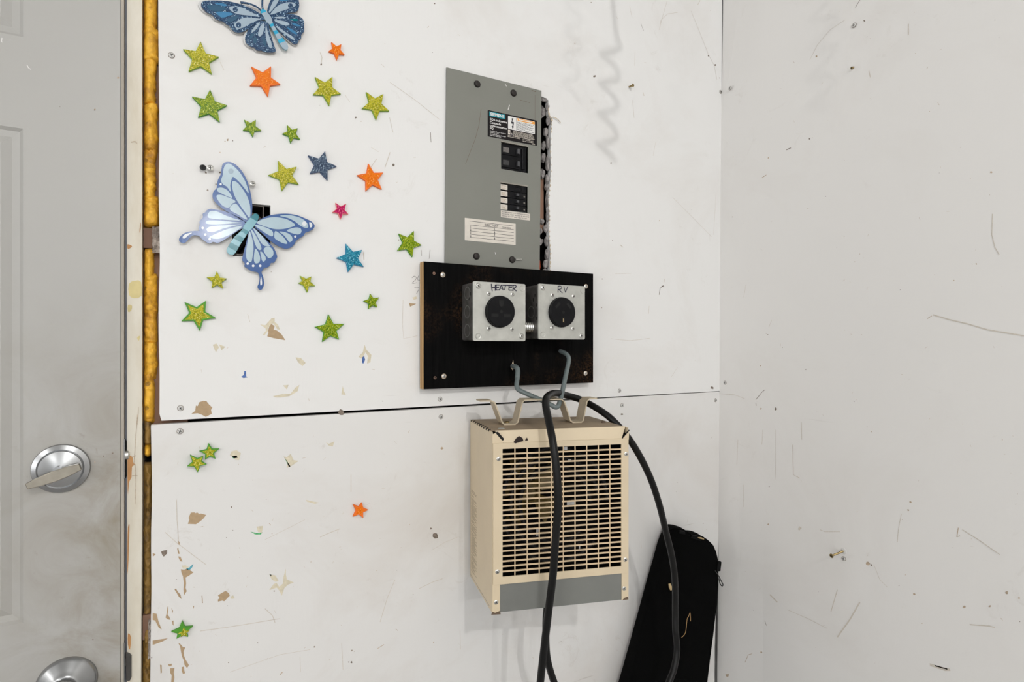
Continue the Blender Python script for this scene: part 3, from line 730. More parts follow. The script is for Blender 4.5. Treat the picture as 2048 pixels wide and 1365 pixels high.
# lower knob rose
c = W(134, 1366, DO); R2 = 0.0345
kn = MB().lathe([(R2, 0), (R2, 0.002), (R2 * 0.985, 0.0035), (R2 * 0.90, 0.0065), (R2 * 0.62, 0.012), (R2 * 0.50, 0.016), (R2 * 0.42, 0.018), (1e-5, 0.018)], c, n=64).obj('door_knob', M['brushed'], door, smooth=40)
MB().lathe([(0.010, 0.016), (0.011, 0.030), (0.020, 0.036), (0.026, 0.046), (0.0255, 0.058), (0.020, 0.064), (1e-5, 0.066)], c, n=48).obj('knob_grip', M['brushed'], kn, smooth=60)
rt = MB()
for P in ([(-30,8),(-27,14),(-22,20),(-24,14),(-27,9)], [(-18,6),(-10,16),(0,19),(-6,12),(-12,6)], [(4,18),(9,17),(13,14),(8,15)]):
    pass
# faceplates and bolt seen in the gap
fx = DX1 + 0.0034
a = W(243, 878, 0.0); b = W(243, 958, 0.0)
fp = MB().box((fx, -0.0055, b.z), (fx + 0.0012, 0.0165, a.z)).obj('latch_faceplate', M['brushed'], door, bevel=0.0008)
zc = W(244, 912, 0).z
MB().lathe([(0.0075, 0), (0.0075, 0.004), (0.006, 0.0055), (1e-5, 0.006)], (fx + 0.001, 0.004, zc), (1, 0, 0), 24).obj('bolt', M['chrome'], fp, smooth=40)
zc = W(247, 1326, 0).z
fp2 = MB().box((fx, -0.0055, zc - 0.03), (fx + 0.0012, 0.0165, zc + 0.03)).obj('latch_faceplate', M['brushed'], door, bevel=0.0008)
MB().box((fx + 0.001, -0.001, zc - 0.006), (fx + 0.0042, 0.012, zc + 0.006)).obj('bolt', M['chrome'], fp2, bevel=0.001)
sp_ = [wz(a, b, 0.0015) for a, b in ((251,1305),(255,1306),(260,1308),(263,1312),(263,1355),(260,1362),(255,1363),(252,1360))]
MB().ext(sp_, 0.0, 0.002).obj('strike_plate', simple('dark_worn_strike_metal', (0.10, 0.095, 0.09), 0.35, 0.8), tr, bevel=0.0005)
sp_ = [wz(a, b, 0.0) for a, b in ((250.5,880),(254,884),(254.5,950),(251,958))]
MB().ext(sp_, -0.004, -0.0005).obj('strike_plate', M['blackplastic'], tr)
# small orange and rust marks, white nicks on the door
dm = MB()
for P, wd, mi in (([(4,76),(3,83),(5,85)],.0011,0),([(20,80),(21,81)],.0009,0),([(54,130),(57,136),(62,139)],.0010,0)):
    add_strip(dm, [dz(a, b) for a, b in P], wd, 0, DO + 0.0003, mi=mi)
for cx, cy, r, mi in ((190,219,2.4,1),(236,156,2.5,1),(189,220,1.2,2),(120,214,.8,2),(225,907,2,2),(207,913,1.5,2),(190,925,1.6,1),(186,1280,1.8,2),(99,962,1,2)):
    blob(dm, cx, cy, r, mi, dz, lambda a, b, c: (a, -c - DO, b))
tag(dm.obj('paint_nicks', [M['plain_white'], M['scuff_brown'], M['scuff_dark']], door, recalc=False), kind='stuff')

# ------------------------------------------------------------------ foam stars
def star(tips, ek, gk, label, inset=0.82, part_glit=None, th=0.0048, group='glitter foam stars on the wall', base=0.0):
    P = [Vector(wz(a, b, th + base)) for a, b in tips]
    c = sum(P, Vector((0, 0))) / len(P)
    P.sort(key=lambda p: math.atan2(p.y - c.y, p.x - c.x))
    n = len(P); out = []; rr = sum((p - c).length for p in P) / n
    for i in range(n):
        a, b = P[i], P[(i + 1) % n]
        t = (a - b).normalized()
        out.append(a + (c - a).normalized() * 0.0006 + (b - a).normalized() * 0.0003)
        aa = math.atan2(a.y - c.y, a.x - c.x); ba = math.atan2(b.y - c.y, b.x - c.x)
        if ba < aa: ba += 2 * math.pi
        m = (aa + ba) / 2; out.append(c + Vector((math.cos(m), math.sin(m))) * rr * 0.44)
    o = thing('foam_star', label, 'star', (c.x, -base, c.y), group)
    MB().ext([(p.x, p.y) for p in out], base, base + th).obj('star_body', M[ek], o, bevel=0.0004)
    g = [(c + (p - c) * inset) for p in out]
    if part_glit: g = [c + Vector(part_glit) + (p - c) * 0.55 for p in out]
    MB().ext([(p.x, p.y) for p in g], base + th - 0.0002, base + th + 0.00025).obj('glitter_face', M[gk], o)
    return o
STARS = [
 ([(401.6,81.8),(439,113.5),(424,149),(376,143),(365,97)],'f_lime','g_yel','large yellow-green glitter star below the left end of the dark blue butterfly wing',.96),
 ([(420.6,177.8),(383,192),(455.7,210.8),(440,245.6),(395,235)],'f_green','g_grn','large green glitter star, second down the left edge, nearest above the black screw',.95),
 ([(502,131.5),(543,131.5),(562,169),(536,194),(498.6,171)],'f_org','g_org','largest orange star, right under the dark blue butterfly',.8),
 ([(629.6,152.6),(665.7,152.6),(683,188.4),(658.8,212.3),(625,189)],'f_lime','g_yel','medium yellow-green star directly below the small orange star at the top',.96),
 ([(732,182.8),(767.5,187.4),(779.5,222.5),(752.5,240.7),(723.3,216.4)],'f_lime','g_yel','yellow-green star nearest the upper left edge of the grey breaker panel',.96),
 ([(662.6,82.5),(683.7,87.6),(690.3,110.2),(673.8,120.9),(656.3,102)],'f_org','g_org','small orange star high on the wall, right of the dark blue butterfly',.8),
 ([(487.7,238.2),(512.6,238.7),(524,261.6),(505.7,275),(484.4,260.3)],'f_green','g_grn','small green star below the largest orange star, left one of the small green pair',.95),
 ([(574.3,248.9),(596.6,255.7),(601,279.3),(580.9,287),(563.6,267)],'f_green','g_grn','small green star with a tilted tip, above the yellow-green star by the slate blue one',.95),
 ([(556,320),(594.8,333),(598.5,370),(563.4,382.8),(535.4,350)],'f_lime','g_yel','yellow-green star between the pale butterfly wing tip and the slate blue star',.96),
 ([(650.8,301.5),(674.8,333),(655.4,361.8),(618.8,347.4),(615.4,309.8)],'f_navy','g_navy','dark slate blue glitter star, the only one of its colour',.97),
 ([(737,326),(767.7,345),(764.6,380),(731,383),(713,349.8)],'f_org','g_org','orange star right of the slate blue star, above the pink one',.8),
 ([(670.8,404.6),(693.5,406.8),(698,429.5),(681,440),(663.7,424.6)],'f_pink','g_pink','small pink glitter star with a salmon edge, the only pink star',.90),
 ([(828.6,461.5),(844.6,490.8),(825,515.7),(794,502),(797,466.5)],'f_green','g_grn','green star just above the top left corner of the black board',.96),
 ([(691.7,486.5),(725.8,499.7),(728.3,535),(695.7,545.5),(671.4,515.7)],'f_teal','g_teal','teal glitter star with a blue edge, the only teal star',.97),
 ([(434,541.8),(455,557.8),(446.8,578.5),(422,577),(412.3,554)],'f_lime','g_yel','small yellow-green star below the left tail of the pale butterfly',.96),
 ([(599.4,550.8),(623.7,552.6),(631.4,573),(614.5,586.5),(595.7,566)],'f_lime','g_yel','small yellow-green star between the pale butterfly tail and the teal star',.90),
 ([(741,586.8),(760,595),(755.4,616),(736.3,619.4),(726,601.8)],'f_green','g_grn','small green star left of the black board, below the teal star',.95),
 ([(368.3,603),(413,600.6),(433,637),(399.4,663.4),(361,643)],'f_green','g_yel','largest yellow-green star, lower left above the seam, with green showing at its tips',.76),
 ([(657.2,628),(690,648),(679,680.6),(643.7,685),(628.6,653.8)],'f_green','g_grn','green star with worn glitter right of the triangular bare patch',.90),
 ([(417.5,886.3),(440,897.9),(431.5,919.5),(409,921),(397,902.4)],'f_green','g_yel','green edged star just under the seam, upper right of the overlapping pair',.7),
 ([(379.3,909.4),(408,912),(414.5,930),(395.4,947),(372.8,933.5)],'f_green','g_yel','yellow-green star just under the seam, lower left of the overlapping pair',.8),
 ([(724.7,1005.3),(737.7,1021),(726.7,1038),(705,1035),(705.6,1008.8)],'f_org','g_org','lone small orange star low on the wall, left of the heater',.6),
 ([(364.8,1242),(387.3,1253.8),(376.8,1276),(351.7,1280),(341,1265)],'f_green','g_yel','lowest star, green with most of its glitter worn off, beside peeled strips',.5),
]
for i, s in enumerate(STARS):
    star(s[0], s[1], s[2], s[3], s[4], (0.002, -0.003) if i == 22 else None, base=0.0042 if i == 20 else 0.0)

# ------------------------------------------------------------------ butterflies
def clip(poly, a, n):
    out = []
    for i in range(len(poly)):
        p, q = Vector(poly[i]), Vector(poly[(i + 1) % len(poly)])
        dp, dq = (p - a).dot(n), (q - a).dot(n)
        if dp >= 0: out.append((p.x, p.y))
        if (dp >= 0) != (dq >= 0):
            r = p + (q - p) * (dp / (dp - dq)); out.append((r.x, r.y))
    return out
def butterfly(label, k, off, wings, body, axis, bands, wm, th, loc_px, edge=None):
    sc_, ox, oy = k
    cc = wz(ox + loc_px[0] / sc_, oy + loc_px[1] / sc_, off)
    o = thing('butterfly_decoration', label, 'butterfly', (cc[0], -off + th, cc[1]))
    for (outl, cells, nm) in wings:
        P = sp2(pts(outl, sc_, ox, oy, off), 4)
        wg = MB().ext(P, off - th, off - 0.0003).obj(nm, M['b_edge'], o)
        MB().ext(P, off - 0.0003, off).obj('wing_print', M[wm], wg)
        for cpoly, mk in cells:
            if len(cpoly) == 3 and not isinstance(cpoly[0], tuple):
                cx, cy, r = cpoly; cpoly = [(cx + r * math.cos(t * math.pi / 5), cy + r * math.sin(t * math.pi / 5)) for t in range(10)]
                q = pts(cpoly, sc_, ox, oy, off); oo = off + 0.0006
            else: q = sp2(pts(cpoly, sc_, ox, oy, off), 3); oo = off + 0.0003
            MB().ext(q, off - 0.0001, oo).obj('wing_cell', M[mk], wg)
    P = sp2(pts(body, sc_, ox, oy, off), 3)
    bd = MB().ext(P, off - th, off + 0.0012).obj('body', M[bands[0][2]], o, bevel=0.0004)
    A = Vector(pts([axis[0]], sc_, ox, oy, off)[0]); B = Vector(pts([axis[1]], sc_, ox, oy, off)[0]); d = (B - A)
    L_ = d.length; d.normalize()
    for t0, t1, mk in bands[1:]:
        q = clip(clip(P, A + d * L_ * t0, d), A + d * L_ * t1, -d)
        if len(q) > 2: MB().ext(q, off, off + 0.0016).obj('body_band', M[mk], bd)
    return o
KA = (4.873, 350, 310)
LB = 'b_light'; WD = 'b_white'
wA = [([(740,625),(752,540),(752,470),(742,400),(725,320),(700,245),(660,170),(610,110),(560,75),(515,66),(480,75),(460,100),(452,145),(445,190),(420,240),(410,290),(405,325),(380,350),(366,385),(372,430),(400,470),(450,515),(520,560),(600,605),(690,655)],
       [([(470,150),(490,100),(525,85),(570,110),(630,170),(680,250),(710,330),(716,375),(680,330),(640,280),(600,240),(565,215),(548,250),(538,300),(542,360),(505,310),(470,290),(448,250),(465,200)],LB),
        ([(560,260),(600,265),(650,320),(700,400),(728,480),(735,560),(725,615),(690,570),(640,500),(590,420),(565,350),(556,300)],LB),
        ([(415,325),(460,320),(510,345),(545,390),(555,420),(500,400),(450,375),(415,355)],LB),
        ([(408,395),(450,390),(520,415),(575,440),(590,462),(560,475),(525,515),(470,500),(430,460),(408,420)],LB),
        ([(540,505),(590,475),(640,530),(705,625),(670,620),(600,575),(540,540)],LB), ((445,287,11),WD), ((545,160,26),'b_grey')], 'wing'),
      ([(690,670),(640,620),(560,580),(480,550),(400,533),(345,525),(310,540),(295,560),(270,575),(270,610),(240,645),(240,680),(228,720),(235,740),(190,742),(130,750),(80,770),(45,805),(40,835),(60,855),(100,855),(140,815),(180,785),(230,790),(255,815),(280,835),(310,855),(340,865),(370,850),(420,858),(470,835),(540,790),(620,735),(680,700)],
       [([(75,800),(100,775),(150,760),(165,762),(130,785),(100,812),(80,815)],WD),
        ([(320,580),(345,550),(400,550),(450,570),(490,590),(560,615),(640,642),(560,638),(460,630),(380,626),(325,612)],LB),
        ([(300,655),(330,640),(420,642),(520,650),(665,663),(560,669),(450,676),(380,678),(310,672)],LB),
        ([(310,720),(340,700),(430,690),(550,682),(650,677),(550,698),(460,722),(380,752),(330,752),(312,740)],LB),
        ([(335,800),(400,770),(480,735),(570,708),(655,692),(600,740),(520,785),(430,818),(360,815)],LB),
        ((270,713,13),WD),((295,778,12),WD),((338,822,12),WD)], 'wing'),
      ([(785,668),(820,635),(880,605),(950,585),(1040,574),(1120,576),(1200,592),(1270,620),(1330,650),(1360,685),(1350,720),(1310,745),(1270,760),(1250,790),(1210,815),(1180,840),(1160,875),(1125,905),(1080,915),(1040,905),(980,875),(910,820),(850,765),(780,705)],
       [([(795,660),(850,630),(920,612),(1000,610),(1080,625),(1140,655),(1170,685),(1130,705),(1060,722),(980,725),(900,705),(840,685)],LB),
        ([(1020,595),(1100,588),(1180,600),(1250,630),(1290,670),(1297,705),(1270,712),(1220,690),(1170,650),(1100,615)],LB),
        ([(1310,655),(1335,670),(1335,700),(1318,708),(1310,680)],WD),
        ([(775,685),(830,690),(890,710),(945,740),(957,775),(945,795),(900,775),(840,735)],LB),
        ([(975,745),(1010,760),(1050,795),(1085,840),(1092,868),(1050,860),(1000,835),(968,805)],LB),
        ([(1015,750),(1060,752),(1110,770),(1140,800),(1142,835),(1118,852),(1098,830),(1062,785)],LB),
        ([(1090,740),(1140,715),(1190,708),(1225,720),(1232,750),(1210,775),(1160,770)],LB),((1172,797,12),WD),((1260,671,23),WD)], 'wing'),
      ([(725,720),(770,712),(830,770),(890,830),(940,880),(970,920),(995,985),(990,1010),(965,1050),(935,1055),(915,1090),(870,1105),(850,1130),(845,1150),(862,1200),(868,1260),(855,1300),(835,1317),(812,1305),(805,1280),(818,1250),(825,1200),(812,1155),(800,1145),(740,1130),(700,1105),(675,1085),(680,1060),(660,1035),(655,1010),(670,950),(690,870),(710,790)],
       [([(725,745),(745,790),(762,860),(765,930),(755,1000),(742,1045),(710,1035),(692,990),(695,920),(708,840)],LB),
        ([(740,725),(770,760),(800,810),(830,870),(842,920),(815,925),(785,880),(760,800)],LB),
        ([(762,715),(810,755),(870,815),(915,875),(925,892),(880,890),(840,860),(800,790)],LB),
        ([(780,920),(800,930),(825,980),(828,1030),(810,1055),(780,1055),(768,1010)],LB),
        ([(830,945),(850,950),(880,990),(885,1020),(865,1042),(848,1030),(838,990)],LB),
        ([(870,910),(910,895),(945,915),(960,955),(950,990),(915,1008),(885,975),(865,940)],LB),
        ([(838,1185),(846,1220),(848,1260),(834,1274),(830,1235)],WD),
        ((708,1060,13),WD),((762,1082,13),WD),((830,1082,13),WD)], 'wing')]
bodyA = [(750,595),(780,573),(812,590),(812,625),(792,662),(760,710),(715,755),(680,810),(640,870),(590,955),(560,975),(520,965),(503,930),(525,880),(580,800),(650,735),(670,690),(710,640)]
butterfly('large pale blue butterfly with swallow tails hung over the hole in the wall', KA, 0.0085, wA, bodyA, ((785,575),(545,975)),
          [(0, 0, 'b_ltteal'), (-0.1, 0.125, 'b_teal'), (0.40, 0.475, 'b_teal'), (0.57, 0.675, 'b_teal'), (0.775, 0.885, 'b_teal')], 'b_blue', 0.0022, (750, 700))
KB = (8.533, 390, 0); GR = 'b_grey'
wB = [([(1150,260),(1060,200),(950,140),(830,90),(700,50),(560,20),(400,8),(250,8),(150,20),(110,50),(105,95),(140,150),(200,210),(270,240),(310,270),(350,320),(410,350),(480,370),(530,410),(590,450),(640,510),(680,545),(750,555),(820,545),(880,510),(950,470),(1030,410),(1110,350),(1190,330)],
       [([(335,60),(420,50),(510,70),(550,90),(510,110),(430,95)],'b_med'),([(200,100),(300,90),(420,100),(530,150),(480,180),(380,200),(270,180)],'b_dteal'),
        ([(360,215),(440,200),(560,210),(660,240),(600,265),(500,300),(430,290)],'b_med'),([(550,340),(620,290),(700,270),(750,270),(710,330),(640,370),(590,390)],'b_dteal'),
        ([(580,135),(620,110),(700,110),(800,130),(900,180),(1000,230),(1105,285),(980,275),(850,260),(720,240),(620,190)],GR),
        ([(670,420),(720,360),(800,315),(900,300),(1120,325),(1010,370),(900,430),(800,480),(710,490)],GR),((690,165,46),'g_blue'),((742,432,46),'g_blue')],'wing'),
      ([(1215,370),(1120,355),(1020,410),(930,480),(880,560),(855,640),(865,710),(900,760),(960,800),(1010,810),(1060,860),(1130,865),(1200,890),(1290,895),(1350,890),(1378,860),(1350,770),(1310,650),(1275,520),(1260,430)],
       [([(960,560),(1000,480),(1070,400),(1110,390),(1060,480),(1000,540)],GR),([(1160,395),(1185,400),(1180,480),(1160,560),(1120,620),(1080,610),(1080,550),(1110,470)],GR),
        ([(1215,430),(1230,500),(1260,600),(1300,720),(1315,800),(1290,825),(1250,780),(1215,660),(1200,540)],GR),([(940,600),(1000,570),(1000,620),(940,670)],'b_dteal'),
        ([(1010,640),(1050,640),(1050,720),(1010,750),(990,700)],'b_dteal'),([(1150,650),(1190,650),(1215,750),(1200,790),(1160,740)],'b_dteal')],'wing'),
      ([(1225,250),(1250,100),(1290,0),(1340,-100),(1450,-200),(1600,-250),(1720,-200),(1760,-80),(1770,0),(1780,90),(1760,170),(1700,210),(1620,215),(1500,235),(1380,260),(1290,275)],
       [([(1260,220),(1290,110),(1350,0),(1430,-20),(1400,60),(1320,170)],GR),([(1290,250),(1350,160),(1430,90),(1560,45),(1680,45),(1720,80),(1700,110),(1600,150),(1450,200)],GR),
        ((1628,100,42),'g_blue'),([(1440,10),(1500,-40),(1620,-60),(1600,0),(1500,20)],'b_med')],'wing'),
      ([(1280,285),(1400,250),(1520,230),(1660,240),(1780,280),(1850,340),(1862,400),(1860,460),(1862,530),(1815,590),(1810,650),(1770,690),(1745,745),(1690,750),(1620,700),(1540,630),(1450,550),(1360,460),(1300,370)],
       [([(1350,300),(1450,285),(1560,300),(1450,318)],GR),([(1350,350),(1450,350),(1560,375),(1610,415),(1560,440),(1450,410)],GR),
        ([(1370,440),(1450,480),(1560,560),(1660,620),(1700,680),(1640,660),(1540,590),(1440,520)],GR),([(1620,330),(1740,325),(1760,350),(1700,360)],'b_teal'),
        ([(1650,390),(1760,420),(1800,450),(1700,440)],'b_med'),([(1570,470),(1650,500),(1720,550),(1740,590),(1660,560)],'b_med')],'wing')]
bodyB = [(1120,190),(1150,165),(1190,175),(1220,210),(1260,250),(1300,310),(1320,380),(1340,430),(1400,530),(1480,640),(1560,740),(1588,800),(1580,845),(1540,855),(1490,820),(1430,730),(1350,570),(1270,430),(1210,370),(1170,290),(1125,230)]
bB = butterfly('dark blue glitter butterfly at the top left, cut off by the frame', KB, 0.0075, wB, bodyB, ((1130,165),(1570,860)),
          [(0, 0, 'b_ltteal'), (-0.1, 0.085, 'b_sky'), (0.085, 0.36, 'b_grey'), (0.36, 0.42, 'b_sky'), (0.42, 0.52, 'b_grey'), (0.52, 0.60, 'b_sky'), (0.60, 0.72, 'b_grey'), (0.72, 0.81, 'b_sky'), (0.81, 1.1, 'b_grey')], 'g_blue', 0.0022, (1250, 400))
for P in ([(1135,185),(1050,110),(930,60),(820,40),(780,42)], [(1165,165),(1150,100),(1150,0),(1140,-80)]):
    q = spline([(*pts([p], *KB, 0.0075)[0], 0) for p in P], 4)
    MB().tube([(v.x, -0.0065, v.y) for v in q], [0.0014 + 0.0012 * (i / len(q)) ** 4 for i in range(len(q))], 8).obj('antenna', M['g_blue'], bB, smooth=60)
# clear plastic backing, a little bigger than the wings
for i in (0, 1, 3):
    q = sp2(pts([(x - 14, y + 12) for x, y in wB[i][0]], *KB, 0.003), 4)
    cxy = Vector((sum(p[0] for p in q) / len(q), sum(p[1] for p in q) / len(q)))
    q = [tuple(cxy + (Vector(p) - cxy) * 1.07) for p in q]
    MB().ext(q, 0.0025 + i * 0.0003, 0.0035 + i * 0.0003).obj('clear_backing', M['acryl'], bB)

# hole behind the pale butterfly: old switch box
x0, z0 = wz(464, 511); x1, z1 = wz(541, 410)
jb = thing('switch_box', 'dirty open metal switch box in the wall hole behind the pale butterfly', 'electrical box', ((x0 + x1) / 2, 0.06, z0))
xi = wz(528, 460)[0]
mb = MB()
mb.ext(rect(x0 + 0.002, z0 + 0.002, xi, z1 - 0.002), -0.060, -0.004, [rect(x0 + 0.0035, z0 + 0.0035, xi - 0.0015, z1 - 0.0035)])
mb.box((x0 + 0.002, 0.058, z0 + 0.002), (xi, 0.060, z1 - 0.002))
mb.obj('box_shell', M['jb'], jb)
MB().lathe([(0.020, 0), (0.020, 0.012), (0.015, 0.016), (0.013, 0.010)], ((x0 + xi) / 2 + 0.004, 0.035, z1 - 0.03), n=24).obj('old_fitting', simple('dusty_ceramic', (0.22, 0.18, 0.15), 0.6, var=0.4, nscale=200), jb, smooth=40)
mb = MB(); mb.tube(spline([(x0 + 0.01, 0.05, z0 + 0.01), (x0 + 0.03, 0.02, z0 + 0.03), (x0 + 0.045, 0.03, z0 + 0.015), (x0 + 0.05, 0.05, z0 + 0.05)], 5), 0.0015, 8)
mb.obj('wire', M['blackplastic'], jb, smooth=60)

# loose protruding screws
def proud(px, py, kind, h, label, tilt=(0, 0), right=False, r=0.0044):
    o = thing('wall_screw', label, 'screw', (RW(px, py) if right else W(px, py)))
    base = wloc(o)
    n = Vector((-1, tilt[0], tilt[1])) if right else Vector((tilt[0], -1, tilt[1])); n.normalize()
    mats = {'chrome': [M['chrome'], M['blackmatte']], 'black': [M['blackscrew'], M['blackmatte']], 'brass': [M['brass'], M['blackmatte']]}[kind]
    mb = MB(); prof = []; k = max(3, int(h / 0.0012))
    for i in range(k * 2): prof.append((0.0019 if i % 2 else 0.0015, -0.001 + (h + 0.001) * i / (k * 2)))
    mb.lathe(prof, base, n, 10); mb.obj('shank', mats[0], o, smooth=30)
    mb = MB(); mb.lathe([(0.0018, h - 0.0022), (r, h), (r, h + 0.0005), (r * 0.8, h + 0.001), (1e-5, h + 0.0012)], base, n, 18)
    c_ = base + n * (h + 0.0011)
    if right:
        mb.box((c_.x - 0.0004, c_.y - r*.6, c_.z - r*.12), (c_.x, c_.y + r*.6, c_.z + r*.12), 1); mb.box((c_.x - 0.0004, c_.y - r*.12, c_.z - r*.6), (c_.x, c_.y + r*.12, c_.z + r*.6), 1)
    else:
        mb.box((c_.x - r*.6, c_.y - 0.0004, c_.z - r*.12), (c_.x + r*.6, c_.y, c_.z + r*.12), 1); mb.box((c_.x - r*.12, c_.y - 0.0004, c_.z - r*.6), (c_.x + r*.12, c_.y, c_.z + r*.6), 1)
    mb.obj('screw_head', mats, o, smooth=30)
proud(406, 338, 'black', 0.007, 'black cross-head screw standing proud left of the pale butterfly')
proud(421, 339, 'chrome', 0.008, 'shiny cross-head screw beside the black one, left of the pale butterfly')
proud(505, 370, 'chrome', 0.007, 'tarnished screw standing proud right of the pale butterfly upper wing', r=0.004)
proud(1258, 174, 'brass', 0.012, 'small dark screw sticking out high on the wall right of the breaker panel', (0.05, -0.1), r=0.0036)
proud(1687, 1103, 'brass', 0.034, 'long brass screw sticking out low on the right wall', (0.08, -0.12), True, 0.0042)
proud(1707, 135, 'brass', 0.006, 'short rusty nail head near the top of the right wall', (0, -0.4), True, 0.0026)
p = RW(1688, 1118); MB().lathe([(0.0042, 0.0005), (0.0042, 0.0012)], p, (-1, 0, 0), 14).obj('screw_rim', ringm, wallr)
screw('screw', wallr, p + Vector((-0.0011, 0, 0)), 'painted', 0.0036, 0, -math.pi / 2)
p = RW(1688, 1103); MB().lathe([(0.006, 0.0003), (0.0055, 0.001), (0.003, 0.0016)], p, (-1, 0, 0), 9).obj('torn_collar', M['plain_white'], wallr)

# ------------------------------------------------------------------ text helpers
def text(s, size, x, z, off, mat, parent, name='lettering', bold=0.0, width=None, align='LEFT'):
    cu = bpy.data.curves.new('t', 'FONT'); cu.body = s; cu.size = size; cu.offset = bold; cu.align_x = align
    cu.resolution_u = 3
    to = bpy.data.objects.new('t', cu); COL.objects.link(to)
    dg = bpy.context.evaluated_depsgraph_get(); me = bpy.data.meshes.new_from_object(to.evaluated_get(dg))
    bpy.data.objects.remove(to); bpy.data.curves.remove(cu)
    me.name = name
    xs_ = [v.co.x for v in me.vertices]
    sx = 1.0
    if width and xs_: sx = width / (max(xs_) - min(xs_))
    base = wloc(parent)
    for v in me.vertices:
        v.co = Vector((x + v.co.x * sx, -off, z + v.co.y)) - base
    me.materials.append(mat)
    o = bpy.data.objects.new(name, me); COL.objects.link(o); o.parent = parent
    return o
def writing(parent, strokes, wd, off, mat, name='lettering', fn=None):
    mb = MB()
    for s in strokes:
        P = [fn(a, b) for a, b in s]
        n = len(P)
        q = spline([(p[0], p[1], 0) for p in P], 3) if n > 2 else [Vector((p[0], p[1], 0)) for p in P]
        add_strip(mb, [(v.x, v.y) for v in q], wd, 0, off)
        for e in (q[0], q[-1]):
            mb.add([(e.x + wd/2*math.cos(k*math.pi/4), -off - 0.00002, e.y + wd/2*math.sin(k*math.pi/4)) for k in range(8)], [tuple(range(8))])
    return mb.obj(name, mat, parent, recalc=False)
# pencil note by the board
writing(wallb, [[(824,556),(828,553),(832,555),(831,560),(824,567),(833,566)], [(837,552),(835,560),(841,561)], [(841,554),(840,567)]], 0.0007, 0.0003, M['pencil'], 'pencil_numbers', wz)
writing(wallb, [[(829,575),(838,576),(833,588)]], 0.0007, 0.0003, M['pencil'], 'pencil_numbers', wz)

# ------------------------------------------------------------------ breaker panel
PO = 0.004
tl = Vector(wz(893, 134, PO)); trr = Vector(wz(1083, 182, PO)); brr = Vector(wz(1079, 560, PO)); bll = Vector(wz(889.5, 560, PO))
zt = (tl.y + trr.y) / 2; zbt = 1.55
pan = thing('breaker_panel', 'grey metal breaker panel with labels, above the black board', 'breaker panel', ((tl.x + trr.x) / 2, 0, zbt))
def q4(l, o): return [wz(a, b, o) for a, b in l]
h1 = q4([(1002.2,284.5),(1056.3,293.4),(1055.9,346.5),(1002.2,338.3)], PO); h2 = q4([(1001.5,366.5),(1055.9,373.2),(1055,425.7),(1001,419.7)], PO)
def bb(h): return (sum((h[0][0], h[3][0])) / 2, (h[2][1] + h[3][1]) / 2, (h[1][0] + h[2][0]) / 2, (h[0][1] + h[1][1]) / 2)
B1, B2 = bb(h1), bb(h2)
MB().ext([(bll.x, zbt), (brr.x, zbt), (trr.x, zt), (tl.x, zt)], PO - 0.0016, PO, [rect(*B1), rect(*B2)]).obj('cover', M['grey_paint'], pan)
MB().box((tl.x + 0.012, 0.0, zbt - 0.02), (trr.x - 0.012, 0.06, zt - 0.02)).obj('panel_tub', M['heater_in'], pan)
M['bluegrey'] = M['grey_paint']
for (b_, nm) in ((B1, 0), (B2, 1)):   # pale lip of the cut-outs
    MB().box((b_[0] - 0.0005, -PO - 0.0003, b_[3]), (b_[2] + 0.0005, 0.0, b_[3] + 0.0022)).obj('opening_lip', simple('bare_metal_lip%d' % nm, (0.30, 0.28, 0.24), 0.4, 0.4), pan)
for px, py in ((954.3,168.4),(1026.8,186.5),(952.6,512.9),(1024.2,519.8)):
    p = W(px, py, PO)
    MB().lathe([(0.0066, 0), (0.0066, 0.0012), (0.0052, 0.0032), (0.0022, 0.0042), (1e-5, 0.0042)], p, n=20).obj('cover_knob', simple('black_rough_knob', (0.025, 0.02, 0.018), 0.55, 0.4, var=0.4, nscale=500, bump=0.4) if px == 954.3 else bpy.data.materials['black_rough_knob'], pan, smooth=35)
p0 = W(1030, 519.5, PO); p1 = W(1043, 519.5, PO)
MB().tube([(p0.x, -PO - 0.002, p0.z), (p1.x, -PO - 0.002, p1.z)], 0.0016, 10).obj('bolt_shank', M['chrome'], pan, smooth=60)
# main breaker, two pole
xm0, zm0, xm1, zm1 = B1; wB_ = xm1 - xm0; hB = zm1 - zm0
mbk = MB().box((xm0 + 0.001, -0.0005, zm0 + 0.0015), (xm1 - 0.001, 0.05, zm1 - 0.001)).obj('main_breaker', M['blackplastic'], pan, bevel=0.0008)
for k in range(2):
    zc = zm0 + hB * (0.27 + 0.47 * k)
    MB().box((xm0 + 0.003, -0.0022, zc - hB * 0.17), (xm0 + wB_ * 0.70, 0.0, zc + hB * 0.17)).obj('breaker_face', M['blackplastic'], mbk, bevel=0.0008)
    MB().box((xm0 + wB_ * 0.57, -0.0085, zc - hB * 0.10), (xm0 + wB_ * 0.67, -0.002, zc + hB * 0.10)).obj('breaker_handle', simple('glossy_black_toggle%d' % k, (0.05, 0.05, 0.055), 0.12), mbk, bevel=0.0008)
    MB().box((xm0 + wB_ * 0.09, -0.0025, zc - hB * 0.12 + 0.002), (xm0 + wB_ * 0.30, -0.0020, zc + hB * 0.10)).obj('small_label', simple('faded_embossed_label%d' % k, (0.13, 0.12, 0.11) if k else (0.03, 0.03, 0.03), 0.6, var=0.8, nscale=900), mbk)
MB().box((xm0 + wB_ * 0.78, -0.0035, zm0 + hB * 0.12), (xm0 + wB_ * 0.90, 0.0, zm1 - hB * 0.1)).obj('handle_tie', M['blackplastic'], mbk, bevel=0.001)
